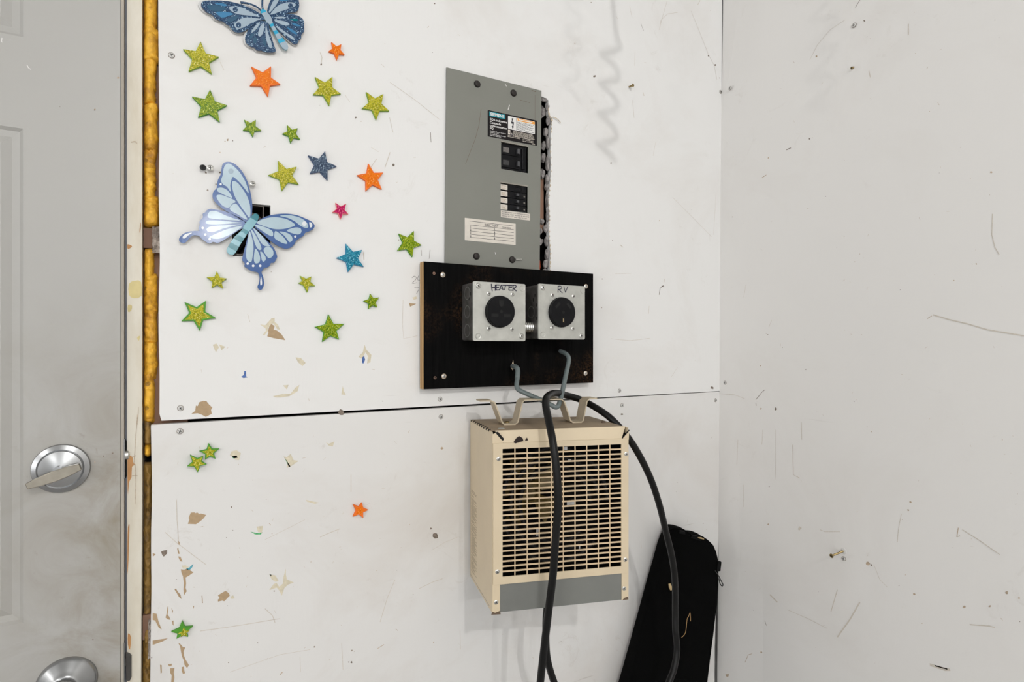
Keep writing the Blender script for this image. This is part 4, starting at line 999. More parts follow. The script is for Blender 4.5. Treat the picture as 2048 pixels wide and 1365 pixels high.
# branch breakers
xm0, zm0, xm1, zm1 = B2; wB_ = xm1 - xm0; hB = zm1 - zm0
for k in range(4):
    za = zm0 + hB * k / 4; zb_ = zm0 + hB * (k + 1) / 4; zc = (za + zb_) / 2
    br = MB().box((xm0 + 0.0005, -0.0010, za + 0.0003), (xm1 - 0.0005, 0.05, zb_ - 0.0003)).obj('branch_breaker', M['blackplastic'], pan, bevel=0.0005)
    MB().ext(rrect(xm0 + 0.001, zc - hB * 0.10, xm0 + wB_ * 0.27, zc + hB * 0.09, 0.001), 0.001, 0.0016).obj('rating_label', M['paper'], br)
    t_ = MB()
    for j in range(3): t_.box((xm0 + 0.003, -0.0018, zc - hB * (0.06 - 0.045 * j)), (xm0 + wB_ * (0.22 - 0.03 * (j % 2)), -0.0016, zc - hB * (0.045 - 0.045 * j)))
    t_.obj('fine_print', M['scuff_brown'], br)
    if k < 3:
        MB().box((xm0 + wB_ * 0.57, -0.0065, zc - hB * 0.05), (xm0 + wB_ * 0.66, -0.001, zc + hB * 0.05)).obj('breaker_handle', bpy.data.materials['glossy_black_toggle0'], br, bevel=0.0006)
        text('15', 0.0042, xm0 + wB_ * 0.86, zc - 0.0015, 0.0012, M['scuff_pale'], br)
    else:
        MB().ext(rect(xm0 + wB_ * 0.55, zc - hB * 0.085, xm0 + wB_ * 0.82, zc + hB * 0.075), 0.001, 0.002, [rect(xm0 + wB_ * 0.58, zc - hB * 0.06, xm0 + wB_ * 0.79, zc + hB * 0.05)]).obj('window_frame_blank', M['blackplastic'], br)
# black maker's label
LO = PO + 0.0004
L0 = Vector(wz(975.6, 220.2, LO)); L1 = Vector(wz(1074.2, 241.3, LO)); L2 = Vector(wz(1073.7, 292, LO)); L3 = Vector(wz(975.5, 272.6, LO))
lx0, lx1 = (L0.x + L3.x) / 2, (L1.x + L2.x) / 2; lz1 = (L0.y + L1.y) / 2; lz0 = (L2.y + L3.y) / 2
LW, LH = lx1 - lx0, lz1 - lz0
def LU(u): return lx0 + LW * u
def LV(v): return lz1 - LH * v
lab = MB().ext(rrect(lx0, lz0, lx1, lz1, 0.0015), PO, LO).obj('maker_label', M['labelblack'], pan)
MB().ext(rect(LU(.03), LV(.215), LU(.345), LV(.04)), LO, LO + 0.0001).obj('teal_field', M['teal_print'], lab)
text('SIEMENS', LH * 0.15, LU(.05), LV(.175), LO + 0.0002, M['white_print'], lab, 'lettering', 0.00028, LW * 0.275)
for s, v, wd, sz in (('EQ Loadcentre', .365, .335, .115), ('Centre de', .49, .215, .115), ('consommation', .60, .335, .115), ('EQ', .70, .065, .115)):
    text(s, LH * sz, LU(.042), LV(v), LO + 0.0001, M['white_print'], lab, 'lettering', 0.00014, LW * wd)
for s, v, wd in (('Siemens Electric Limited', .79, .31), ('Made in U.S.A.', .845, .18), ('Siemens Electric Limited', .905, .31), ('Fabriqué aux É.U.', .955, .22)):
    text(s, LH * 0.052, LU(.042), LV(v), LO + 0.0001, M['white_print'], lab, 'lettering', 0.00004, LW * wd)
MB().ext(rrect(LU(.40), LV(.56), LU(.955), LV(.06), 0.0016), LO, LO + 0.0001).obj('warning_field', M['white_print'], lab)
MB().ext(rect(LU(.575), LV(.175), LU(.953), LV(.075)), LO, LO + 0.0002).obj('orange_field', M['orange_print'], lab)
tri = [(LU(.583), LV(.165)), (LU(.603), LV(.165)), (LU(.593), LV(.095))]
MB().ext(tri, LO, LO + 0.0003).obj('warning_triangle', M['white_print'], lab)
gk = MB(); gk.box((LU(.62), -LO - 0.0003, LV(.14)), (LU(.90), -LO, LV(.105)))
tag(gk.obj('fine_print', M['white_print'], lab), kind='stuff')
bolt = [(.475,.12),(.505,.12),(.485,.25),(.52,.26),(.507,.43),(.52,.43),(.492,.53),(.475,.42),(.488,.42),(.492,.33),(.455,.33),(.475,.23)]
MB().ext([(LU(a), LV(b)) for a, b in bolt], LO, LO + 0.0002).obj('lightning_arrow', M['black_print'], lab)
MB().box((LU(.566), -LO - 0.0002, LV(.56)), (LU(.569), -LO, LV(.06))).obj('rule_line', M['black_print'], lab)
gk = MB(); rg = random.Random(3)
for j in range(8):
    v = .215 + j * .042; u = .585; end = [.93, .91, .80, .93, .90, .92, .75, .93][j]
    while u < end:
        ww = rg.uniform(.018, .05); gk.box((LU(u), -LO - 0.0002, LV(v + .014)), (LU(min(u + ww, end)), -LO, LV(v))); u += ww + .009
tag(gk.obj('fine_print', M['black_print'], lab), kind='stuff')
gk = MB()
for (u0, u1, v0, n_, st) in ((.50, .96, .60, 6, .038), (.46, .50, .70, 1, .03), (.395, .66, .80, 2, .05), (.70, .95, .80, 3, .055), (.90, .97, .965, 1, .02)):
    for j in range(n_):
        v = v0 + j * st; u = u0; end = u1 - rg.uniform(0, .05)
        while u < end:
            ww = rg.uniform(.015, .045); gk.box((LU(u), -LO - 0.0002, LV(v + .018)), (LU(min(u + ww, end)), -LO, LV(v))); u += ww + .008
tag(gk.obj('fine_print', M['scuff_pale'], lab), kind='stuff')
MB().box((LU(.40), -LO - 0.0002, LV(.77)), (LU(.445), -LO, LV(.59))).obj('switch_diagram', M['paper'], lab)
MB().box((LU(.412), -LO - 0.0003, LV(.71)), (LU(.436), -LO, LV(.66))).obj('switch_diagram_toggle', M['black_print'], lab)
text('OFF', LH * .05, LU(.455), LV(.765), LO + 0.0002, M['white_print'], lab, 'lettering', 0.00003)
# reset instructions strip
S0 = Vector(wz(1001.8, 421.5, LO)); S1 = Vector(wz(1060, 427, LO)); S2 = Vector(wz(1059.8, 440.2, LO)); S3 = Vector(wz(1001.8, 436, LO))
sx0, sx1, sz1, sz0 = (S0.x + S3.x) / 2, (S1.x + S2.x) / 2, (S0.y + S1.y) / 2, (S2.y + S3.y) / 2
rl = MB().ext(rect(sx0, sz0, sx1, sz1), PO, LO).obj('reset_label', M['paper'], pan)
for j, s in enumerate(('FOR BREAKERS WITH TRIPPED POSITION', 'IN CENTER, RESET BREAKER BY MOVING', 'HANDLE TO "OFF" AND THEN TO "ON"')):
    text(s, (sz1 - sz0) * 0.22, sx0 + 0.002, sz1 - (sz1 - sz0) * (0.30 + 0.28 * j), LO + 0.0001, M['black_print'], rl, 'lettering', 0.00003, (sx1 - sx0) * (.93 if j < 2 else .86))
# directory card
D0 = Vector(wz(929.9, 436.7, LO)); D1 = Vector(wz(1031.7, 447, LO)); D2 = Vector(wz(1031, 489.8, LO)); D3 = Vector(wz(929.3, 481.4, LO))
dx0, dx1, dz1, dz0 = (D0.x + D3.x) / 2, (D1.x + D2.x) / 2, (D0.y + D1.y) / 2, (D2.y + D3.y) / 2
DW, DH = dx1 - dx0, dz1 - dz0
dc = MB().ext(rect(dx0, dz0, dx1, dz1), PO, LO).obj('directory_card', M['paper'], pan)
ln = MB()
for v in (.115, .29, .425, .565, .705, .84):
    ln.box((dx0 + DW * .09, -LO - 0.0001, dz1 - DH * (v + .012)), (dx0 + DW * .96, -LO, dz1 - DH * (v - .004)))
ln.obj('ruled_lines', M['black_print'], dc)
text('DIRECTORY', DH * .15, dx0 + DW * .375, dz1 - DH * .265, LO + 0.0002, M['black_print'], dc, 'lettering', 0.00008, DW * .27)
text('TD300-08-00', DH * .09, dx0 + DW * .72, dz1 - DH * .27, LO + 0.0002, M['black_print'], dc, 'lettering', 0.00002, DW * .18)
for j, s in enumerate('1234'): text(s, DH * .13, dx0 + DW * .095, dz1 - DH * (.415 + .14 * j), LO + 0.0002, M['black_print'], dc, 'lettering', 0.00006)
for j, s in enumerate('5678'): text(s, DH * .13, dx0 + DW * .56, dz1 - DH * (.415 + .14 * j), LO + 0.0002, M['black_print'], dc, 'lettering', 0.00006)
# scratches on the cover
sk = MB()
for P, wd, mi in (([(962,218),(958,250),(950,280),(938,310),(931,328)], .0006, 0), ([(1040,200),(1050,203),(1060,206)], .0006, 0), ([(1070,190),(1070,240)], .0005, 0), ([(1010,168),(1013,173)], .0012, 1), ([(1016,220),(1019,210)], .0014, 1), ([(1063,181),(1072,184)], .0010, 0), ([(990,505),(991,509)], .001, 1)):
    add_strip(sk, [wz(a, b, PO) for a, b in P], wd, 0, PO + 0.0002, mi=mi)
tag(sk.obj('scratches', [simple('rusty_scratch', (0.12, 0.08, 0.05), 0.7), M['white_print']], pan, recalc=False), kind='stuff')

# torn cavity to the right of the panel
cx0, cz0 = wz(1062, 556); cx1, cz1 = wz(1104, 186)
def lumps(name, rows, mat, sd, parent=wallb):
    mb = MB()
    for (px, py, rx, ry, off) in rows:
        p = W(px, py, 0); k = 10
        b0 = len(mb.v); sxx = rx * 0.00105; szz = ry * 0.00105
        ring_ = []
        for lat in range(5):
            th_ = math.pi * (lat + 0.5) / 5
            for lo in range(k):
                ph = 2 * math.pi * lo / k
                d = Vector((math.sin(th_) * math.cos(ph), math.cos(th_), math.sin(th_) * math.sin(ph)))
                nn = 1 + 0.5 * noise.noise(d * 1.7 + Vector((px * .31, py * .17, sd)))
                mb.v.append(Vector((p.x + d.x * sxx * nn, off + d.y * 0.006 * nn, p.z + d.z * szz * nn)))
        for la in range(4):
            for lo in range(k):
                l2 = (lo + 1) % k; mb.f.append([b0+la*k+lo, b0+la*k+l2, b0+(la+1)*k+l2, b0+(la+1)*k+lo]); mb.m.append(0)
        mb.f.append([b0+i for i in range(k)]); mb.m.append(0); mb.f.append([b0+4*k+i for i in reversed(range(k))]); mb.m.append(0)
    return tag(mb.obj(name, mat, parent), kind='stuff')
lumps('broken_plaster', [(1091,198,7,4,.006),(1090,220,5,11,.010),(1097,214,3,8,.004),(1099,240,4,8,.006),(1096,262,4,9,.010),(1093,288,5,8,.012),(1098,285,3,12,.006),(1092,312,5,9,.012),(1098,325,3,14,.006),(1091,345,5,10,.012),(1097,358,4,10,.006),
                          (1096,372,4,6,.006),(1098,400,2,14,.006),(1098,432,3,12,.006),(1090,440,5,6,.014),(1095,455,4,8,.008),(1086,460,5,6,.012),(1085,482,6,8,.012),(1096,482,4,10,.007),(1097,508,4,10,.007),(1095,528,5,9,.008),(1094,545,6,8,.008)], M['plaster'], 2.0)
a = W(1083, 352); b = W(1093, 462)
MB().box((a.x, 0.016, b.z), (b.x + 0.003, 0.05, a.z)).obj('stud', M['stud'], wallb)
a = W(1081, 545); b = W(1088, 520)
MB().tube([(a.x, 0.012, a.z), (a.x + 0.003, 0.010, a.z + 0.012), (a.x + 0.008, 0.02, b.z)], 0.003, 8).obj('orange_wire', M['wire_orange'], wallb, smooth=60)
# torn paper fringe along the cut
tp = MB()
for i in range(4, len(hole_p) - 2):
    (xa, ya), (xb, yb) = hole_p[i], hole_p[i + 1]
    for k in range(3):
        t = k / 3; x = xa + (xb - xa) * t; y = ya + (yb - ya) * t
        P = [wz(x - rnd.uniform(0.3, 1.5), y), wz(x + rnd.uniform(0.5, 2.0), y + rnd.uniform(1, 4)), wz(x - 0.5, y + rnd.uniform(5, 10))]
        tp.add([(P[0][0], -0.0004, P[0][1]), (P[1][0], -0.0008, P[1][1]), (P[2][0], -0.0004, P[2][1])], [(0, 1, 2)])
q = spline([(*wz(a, b), 0) for a, b in ((1101,237),(1106,236),(1113,240),(1119,247))], 4)
add_strip(tp, [(v.x, v.y) for v in q], 0.0016, 0, 0.004)
tag(tp.obj('torn_paper', M['torn_paper'], wallb, recalc=False), kind='stuff')

# ------------------------------------------------------------------ black board with outlet boxes
BO = 0.022
bx0 = wz(847.5, 640, BO)[0]; bx1 = wz(1186.5, 640, BO)[0]; bz1 = 1.5660; bz0 = 1.3410
bt = (wz(847, 523, BO)[1] + wz(1188, 548, BO)[1]) / 2; bz1 = bt; bz0 = (wz(848, 779, BO)[1] + wz(1185, 766, BO)[1]) / 2
brd = thing('mounting_board', 'black painted plywood board carrying the two outlet boxes', 'board', ((bx0 + bx1) / 2, 0, bz0))
MB().box((bx0, -BO, bz0), (bx1, -0.0045, bz1)).obj('board_face', M['board'], brd, bevel=0.0006)
MB().box((bx0 - 0.0007, -BO + 0.0012, bz0), (bx0, -0.0045, bz1)).obj('plywood_edge', M['ply'], brd)
pe = MB()
for y in (-0.0095, -0.0145): pe.box((bx0 - 0.0010, y - 0.0004, bz0), (bx0 - 0.0006, y + 0.0004, bz1))
pe.obj('ply_line', M['stud'], brd)
for px, py in ((885.6,550),(1171.8,573),(887.8,753),(1171,747)):
    MB().lathe([(0.0047, 0), (0.0047, 0.0004)], W(px, py, BO), n=14).obj('screw_rim', M['scuff_brown'], brd)
    screw('screw', brd, W(px, py, BO + 0.0004), 'chrome', 0.0036, rnd.uniform(0, 1.5))
for px, py in ((868,547),(870,756)):
    MB().lathe([(0.0026, 0), (0.0026, 0.0003)], W(px, py, BO), n=10).obj('drill_hole', M['stud'], brd)
    MB().lathe([(0.0014, 0), (0.0014, 0.0004)], W(px, py, BO), n=8).obj('hole_dark', M['blackmatte'], brd)

CO = BO + 0.054
def outlet(corners, label, knock, recept, cornerscrews, dimples, facescrews, sc9, ox, oy, kind):
    q = [wz(a, b, CO) for a, b in corners]
    x0 = (q[0][0] + q[3][0]) / 2; x1 = (q[1][0] + q[2][0]) / 2; z1 = (q[0][1] + q[1][1]) / 2; z0 = (q[2][1] + q[3][1]) / 2
    o = thing('outlet_box', label, 'outlet box', ((x0 + x1) / 2, -BO, z0))
    sh = MB(); e = 0.0012
    sh.ext(rect(x0 + e, z0 + e, x1 - e, z1 - e), BO, CO - 0.002).obj('box_body', M['galv_dark'], o, bevel=0.0035)
    bodyo = o.children[0] if len(o.children) else None
    # knockout rings on both visible sides
    for sgn, xx in ((-1, x0 + e), (1, x1 - e)):
        for zz in knock:
            zc = z0 + (z1 - z0) * zz
            kb = MB(); n = 20; vs = []
            for k in range(n):
                a = 2 * math.pi * k / n
                for r in (0.0105, 0.0115): vs.append((xx + sgn * 0.0003, -(BO + 0.026) + r * math.cos(a), zc + r * math.sin(a)))
            kb.add(vs, [(2*k, 2*k+1, (2*k+3) % (2*n), (2*k+2) % (2*n)) for k in range(n)])
            kb.obj('knockout_ring', M['galv'], o, recalc=False)
    hs = MB()
    for zz, yy in ((.80, .040), (.62, .046), (.38, .046), (.72, .034)):
        hs.box((x0 + e - 0.0003, -(BO + yy) - 0.001, z0 + (z1 - z0) * zz - 0.0028), (x0 + e + 0.001, -(BO + yy) + 0.001, z0 + (z1 - z0) * zz + 0.0028))
    hs.obj('side_slot', M['blackmatte'], o)
    cv = MB().ext(rrect(x0, z0, x1, z1, 0.003), CO - 0.0045, CO).obj('cover', M['galv'], o, bevel=0.0012)
    def PP(a, b, off=CO): return W(ox + a / sc9, oy + b / sc9, off)
    for a, b in cornerscrews:
        MB().lathe([(0.0058, 0), (0.0050, 0.0003), (0.0045, -0.0002)], PP(a, b), n=20).obj('dimple', M['galv'], cv, smooth=50)
        screw('screw', cv, PP(a, b, CO + 0.0003), 'chrome', 0.0042, rnd.uniform(0, 1.5))
    for a, b in dimples:
        MB().lathe([(0.0055, 0), (0.0050, 0.0007), (0.0036, 0.0002), (0.0024, 0.0004), (1e-5, 0.0006)], PP(a, b), n=24).obj('dimple', M['galv'], cv, smooth=60)
    for a, b in facescrews: screw('screw', cv, PP(a, b, CO), 'chrome', 0.0040, rnd.uniform(0, 1.5))
    (ra, rb, rr) = recept
    c = PP(ra, rb, CO + 0.008); c = Vector((c.x, -CO, c.z))
    rc = MB().lathe([(rr * 1.03, 0), (rr * 1.03, 0.002), (rr, 0.003), (rr, 0.0068), (rr * 0.96, 0.008), (1e-5, 0.008)], c, n=48).obj('receptacle', M['blackplastic'], o, smooth=30)
    F = CO + 0.008
    def slot(poly, mat=M['blackmatte'], nm='slot', hh=0.00015): MB().ext([(c.x + a, c.z + b) for a, b in poly], F - 0.0005, F + hh).obj(nm, mat, rc)
    slot(circ(0, 0, 0.0030, n=16), nm='center_hole')
    if kind == 'heater':
        slot(rect(-0.0195, -0.0095, -0.0058, -0.0040)); slot(rect(0.0050, -0.0095, 0.0180, -0.0040))
        g = [(-0.0045, 0.0195), (-0.0045, 0.0135)] + [(0.0045 * math.cos(t), 0.0130 + 0.0045 * math.sin(t)) for t in [math.pi * (1 + k / 6) for k in range(7)]] + [(0.0045, 0.0195)]
        slot(g, nm='ground_slot')
    else:
        for s in (-1, 1):
            P = [(-0.006, -0.0024), (0.006, -0.0024), (0.006, 0.0024), (-0.006, 0.0024)]
            a = math.radians(45 if s < 0 else -45)
            slot([(s * 0.0125 + rot2(x, z, a)[0], 0.0125 + rot2(x, z, a)[1]) for x, z in P])
        slot(rect(-0.0030, -0.0195, 0.0030, -0.0100), nm='ground_slot')
        slot(rect(-0.0012, -0.0185, 0.0008, -0.0120), M['tan'], 'contact', 0.0003)
    return o, cv
oh, cvh = outlet([(946.9,563.5),(1051.7,567.8),(1050.3,682.7),(946,682.7)], 'square metal outlet box marked HEATER, left of the two on the black board', (.18, .5, .82), (905, 668, 0.0275),
       [(452,165),(1297,1150)], [(1310,218),(452,1148)], [(660,318),(1120,335),(657,1003),(1115,1010)], 9.75, 910, 555, 'heater')
orv, cvr = outlet([(1077,567.5),(1170.8,573),(1168.8,680.6),(1076.5,677.8)], 'square metal outlet box marked RV, right of the two on the black board', (.5,), (750, 680, 0.0275),
       [(352,203),(1095,1143)], [(1120,262),(350,1120)], [(537,345),(945,372),(525,990),(933,1003)], 9.75, 1050, 555, 'rv')
def hw(a, b): return wz(910 + a / 9.75, 555 + b / 9.75, CO)
writing(cvh, [[(708,135),(715,190),(725,265)],[(785,150),(785,200),(782,255)],[(712,205),(785,195)],
              [(805,150),(800,200),(805,248)],[(805,150),(862,152)],[(802,200),(850,198)],[(805,248),(860,245)],
              [(868,250),(885,190),(905,152),(920,195),(935,245)],[(875,215),(928,212)],
              [(930,155),(1040,158)],[(985,158),(975,200),(968,245)],
              [(1055,160),(1052,205),(1050,250)],[(1055,160),(1112,162)],[(1052,205),(1105,202)],[(1050,250),(1115,250)],
              [(1130,160),(1130,210),(1130,262)],[(1130,160),(1170,155),(1192,175),(1170,205),(1132,212)],[(1140,214),(1165,240),(1192,265)]], 0.0019, CO + 0.0002, M['ink'], 'lettering', hw)
def rw_(a, b): return wz(1050 + a / 9.75, 555 + b / 9.75, CO)
writing(cvr, [[(645,172),(645,235),(643,295)],[(640,178),(680,170),(712,190),(700,225),(650,240)],[(660,242),(690,270),(725,305)],[(755,180),(770,235),(788,293)],[(788,293),(810,235),(835,180)]], 0.0015, CO + 0.0002, M['ink'], 'lettering', rw_)
# conduit nipple joining the boxes
q0 = W(1052, 655, BO + 0.025); q1 = W(1080, 655, BO + 0.025)
nip = thing('conduit_nipple', 'shiny threaded conduit nipple between the two outlet boxes', 'pipe fitting', (q0.x, q0.y, q0.z))
xr = [ch for ch in orv.children if ch.name.startswith('box_body')][0]
X0 = oh.location.x + 0.045; X1 = orv.location.x - 0.045
MB().lathe([(0.0105, 0)] + [(0.0105 if k % 2 else 0.0098, (X1 - X0) * k / 20) for k in range(1, 20)] + [(0.0105, X1 - X0)], (X0, q0.y, q0.z), (1, 0, 0), 24).obj('threaded_tube', M['chrome'], nip, smooth=30)
MB().lathe([(0.0145, 0.006), (0.0145, 0.010)], (X0, q0.y, q0.z), (1, 0, 0), 8).obj('lock_nut', M['chrome'], nip)

# ------------------------------------------------------------------ grey vinyl hook
def outp(px, py, o): return W(px, py, o)
hp = [W(1024,732,BO - 0.004), W(1026,733,BO + 0.004), W(1032,735,BO + 0.020), W(1035.5,741,BO + 0.029), W(1035,755,BO + 0.035), W(1033.2,771,BO + 0.045), W(1036,779,BO + 0.050), W(1042,783,BO + 0.055), W(1060,791,BO + 0.068), W(1085,802,BO + 0.088), W(1103,811,BO + 0.1), W(1111,815,BO + 0.104), W(1116,813,BO + 0.104), W(1119,806,BO + 0.1), W(1124,787,BO + 0.088),
      W(1130,758,BO + 0.068), W(1136,730,BO + 0.048), W(1137.5,718,BO + 0.040), W(1134,710,BO + 0.030), W(1126,705,BO + 0.014), W(1119,702,BO - 0.004)]
hk = thing('utility_hook', 'bent grey vinyl-coated hook rod screwed into the black board', 'hook', W(1110, 815, BO + 0.1))
MB().tube(spline(hp, 5), 0.0043, 12).obj('hook_rod', M['hook'], hk, smooth=60)
sp = MB(); sp.ext([wz(a, b, BO) for a, b in ((1021,735),(1024,728),(1026,721),(1027,728),(1031,730),(1028,736),(1025,741))], BO, BO + 0.0008)
sp.obj('splintered_wood', M['torn_paper'], brd)
tp2 = MB(); P_ = spline(hp, 5)
tp2.tube(P_[8:22], 0.0049, 12); tp2.obj('tape_wrap', M['hook'], hk, smooth=60)

# ------------------------------------------------------------------ heater
af = YAW - math.radians(12.5)     # heater front: 12.5 deg to the picture plane
fdir = (RT * math.cos(math.radians(12.5)) + FW * math.sin(math.radians(12.5)))
sdir = (-RT * math.sin(math.radians(17.3)) + FW * math.cos(math.radians(17.3)))   # front -> back
HL = C(984.5, 690, 0.909); HL.z = 0
HWd = 0.2335; HD = 0.154
HT = 1.281; HB = 0.990
def H(s, t, z): return HL + fdir * (HWd * s) + sdir * t + UP * z       # s 0..1 across, t metres back, z height
ht = thing('heater', 'beige metal fan heater with a slotted grille hanging from the grey hook', 'heater', H(0.5, 0.08, HB))
def hbox(s0, s1, t0, t1, z0, z1, name, mat, par=ht, bevel=0, mb=None):
    m_ = mb or MB()
    m_.hexa([H(s0, t0, z0), H(s1, t0, z0), H(s1, t1, z0), H(s0, t1, z0), H(s0, t0, z1), H(s1, t0, z1), H(s1, t1, z1), H(s0, t1, z1)])
    return m_ if mb is not None else m_.obj(name, mat, par, bevel=bevel)
th = 0.0012; ts = th / HWd
def su(px, t=0.0):   # horizontal fraction across the front for a pixel column
    r = ray(px, 690); n = sdir.cross(UP)  # solve CAM + k r = HL + fdir*x
    d = HL - CAM
    den = r.x * fdir.y - r.y * fdir.x
    k = (d.x * fdir.y - d.y * fdir.x) / den
    p = CAM + r * k; return (p - Vector((HL.x, HL.y, p.z))).dot(fdir) / HWd, (p - CAM).dot(FW)
def zf(px, py):
    s, Z = su(px); return 1.42 - (py - 690) * Z / FPX
gz1 = (zf(1005, 898) + zf(1240, 889)) / 2; gz0 = (zf(1003, 1154) + zf(1240, 1132)) / 2
gs0 = su(1004.5)[0]; gs1 = su(1241.5)[0]
pz1 = (zf(990, 886) + zf(1255, 878)) / 2; pz0 = (zf(985, 1169) + zf(1255, 1147)) / 2
# shell: sides, back, top, bottom
hbox(0, ts, 0, HD, HB, HT - 0.0008, 'side_panel', M['beige'], bevel=0.0005)
hbox(1 - ts, 1, 0, HD, HB, HT - 0.0008, 'side_panel', M['beige'], bevel=0.0005)
hbox(0, 1, HD - th, HD, HB, HT - 0.002, 'back_panel', M['beige'])
hbox(0.0, 1, 0.018, HD, HB + 0.004, HB + 0.005, 'bottom_panel', M['heater_grey'])
tpp = MB().hexa([H(0.002, 0.010, HT - 0.001), H(0.985, 0.010, HT - 0.001), H(0.998, HD, HT - 0.001), H(0.001, HD, HT - 0.001), H(0.002, 0.010, HT), H(0.985, 0.010, HT), H(0.998, HD, HT), H(0.001, HD, HT)])
tpp.obj('top_panel', M['beige_dirty'], ht)
# sloping fascia above the grille with mitred ends
zfa = pz1
fL0, fR0, fL1, fR1 = su(1006.5)[0], su(1243)[0], su(996)[0] - 0.012, 0.994
fa = MB().hexa([H(fL0, -0.0012, zfa), H(fR0, -0.0012, zfa), H(fR0, 0.002, zfa), H(fL0, 0.002, zfa),
                H(fL1, 0.0075, HT + 0.0005), H(fR1, 0.0075, HT + 0.0005), H(fR1, 0.013, HT - 0.001), H(fL1, 0.013, HT - 0.001)])
fa.obj('fascia', M['beige'], ht, bevel=0.0005)
dkm = M['blackmatte']
FRh = lambda a, b, c: H(a, -c, b)
def frontpoly(P, o0, o1, name, m_): MB().ext([(su(a)[0], zf(a, b)) for a, b in P], o0, o1, fr=FRh).obj(name, m_, ht)
frontpoly([(985,888),(1006,888),(1006,884),(991,866.5),(985,869.5)], -0.001, 0.0006, 'corner_filler', M['beige'])
frontpoly([(990,866),(996.5,864.6),(1008,878),(1006,885)], -0.003, -0.0006, 'mitre_gap', dkm)
frontpoly([(1243,879),(1258,861),(1257.2,880)], -0.001, 0.0006, 'corner_filler', M['beige'])
frontpoly([(1242.2,878.5),(1243.5,879),(1258.6,861),(1257.6,860)], -0.0005, 0.0012, 'mitre_gap', dkm)
for k in range(9):
    t = 0.022 + (HD - 0.032) * k / 8
    MB().tube([H(-0.002, t, HT - 0.0026), H(0.004, t, HT - 0.0009), H(0.016, t, HT - 0.0004)], 0.0019, 8).obj('vent_hole', dkm, ht)
# front frame (grille bezel) as a plate with an opening
FRh = lambda a, b, c: H(a, -c, b)
hs0, hs1 = 0.0, 1.0
MB().ext(rect(0.004, pz0, 0.996, pz1), 0.0, 0.0022, [rect(gs0, gz0, gs1, gz1)], fr=FRh).obj('grille_frame', M['beige'], ht, bevel=0.0003)
nrow, ncol = 25, 10
gh = (gz1 - gz0) / nrow; gw = (gs1 - gs0) / ncol
gm = bpy.data.materials.get('beige_heater_enamel')
for i in range(1, nrow):
    z = gz0 + gh * i
    hbox(gs0, gs1, -0.0020, -0.0006, z - 0.00125, z + 0.00125, 'grille_slat', simple('scorched_beige_slat', (0.62, 0.47, 0.30), 0.5, var=0.08, nscale=12) if i == 1 else bpy.data.materials['scorched_beige_slat'])
for j in range(1, ncol):
    s = gs0 + gw * j
    hbox(s - 0.0008 / HWd, s + 0.0008 / HWd, -0.0019, -0.0005, gz0, gz1, 'grille_bar', bpy.data.materials['scorched_beige_slat'])
# lower corner posts and grey kick panel
kz = HB
sL = su(1000)[0]; sR = su(1243)[0]
hbox(0.0, sL, -0.0004, 0.002, kz, pz0, 'corner_post', M['beige'], bevel=0.0004)
hbox(sR, 1.0, -0.0004, 0.002, kz, pz0, 'corner_post', M['beige'], bevel=0.0004)
hbox(sL, sR, 0.0006, 0.002, kz + 0.0008, pz0, 'grey_panel', M['heater_grey'])
for px, py in ((996.5,918),(1251,908),(994,1143),(1249.5,1119),(992,1205),(1248,1177.5)):
    s, Z = su(px); z = 1.42 - (py - 690) * Z / FPX; p = H(s, -0.0022 if py < 1150 else -0.0004, z)
    nrm = (-fdir.cross(UP)).normalized()
    if nrm.dot(FW) > 0: nrm = -nrm
    o_ = screw('screw', ht, p, 'chrome', 0.0036, 0.6, math.atan2(fdir.y, fdir.x))
# rust chips
for P in ([(1026,885),(1031,877),(1037,872),(1044,876),(1046,882),(1038,884),(1030,887)], [(1049,881),(1053,875),(1055,881)]):
    pp = [(su(a)[0], zf(a, b)) for a, b in P]
    mb = MB(); base_t = 0.0035
    mb.ext(pp, 0.0024, 0.0030, fr=FRh); mb.obj('burn_mark', simple('burnt_black', (0.02, 0.012, 0.01), 0.9) if P[0][0] == 1026 else bpy.data.materials['burnt_black'], ht)
MB().ext([(su(a)[0], zf(a, b)) for a, b in ((982,1230),(985,1224),(990,1226),(1000,1222),(1001,1229))], 0.0005, 0.0009, fr=FRh).obj('rust_chip', bpy.data.materials['rusty_scratch'], ht)
MB().ext([(su(a)[0], zf(a, b)) for a, b in ((1244,1201),(1249,1196),(1255,1194),(1256,1199))], 0.0005, 0.0009, fr=FRh).obj('rust_chip', bpy.data.materials['rusty_scratch'], ht)
# fine print on the left side (illegible rows)
fpn = MB(); rg = random.Random(5)
z = HT - 0.128
while z > HB + 0.012:
    t = HD - 0.008; end = HD - 0.048 + rg.choice((0, 0, .01, .02))
    if rg.random() > 0.12:
        fpn.hexa([H(-0.0006, end, z), H(0, end, z), H(0, t, z), H(-0.0006, t, z), H(-0.0006, end, z + 0.0007), H(0, end, z + 0.0007), H(0, t, z + 0.0007), H(-0.0006, t, z + 0.0007)])
    z -= 0.0021
tag(fpn.obj('fine_print', simple('brown_fine_print', (0.30, 0.24, 0.16), 0.7), ht), kind='stuff')
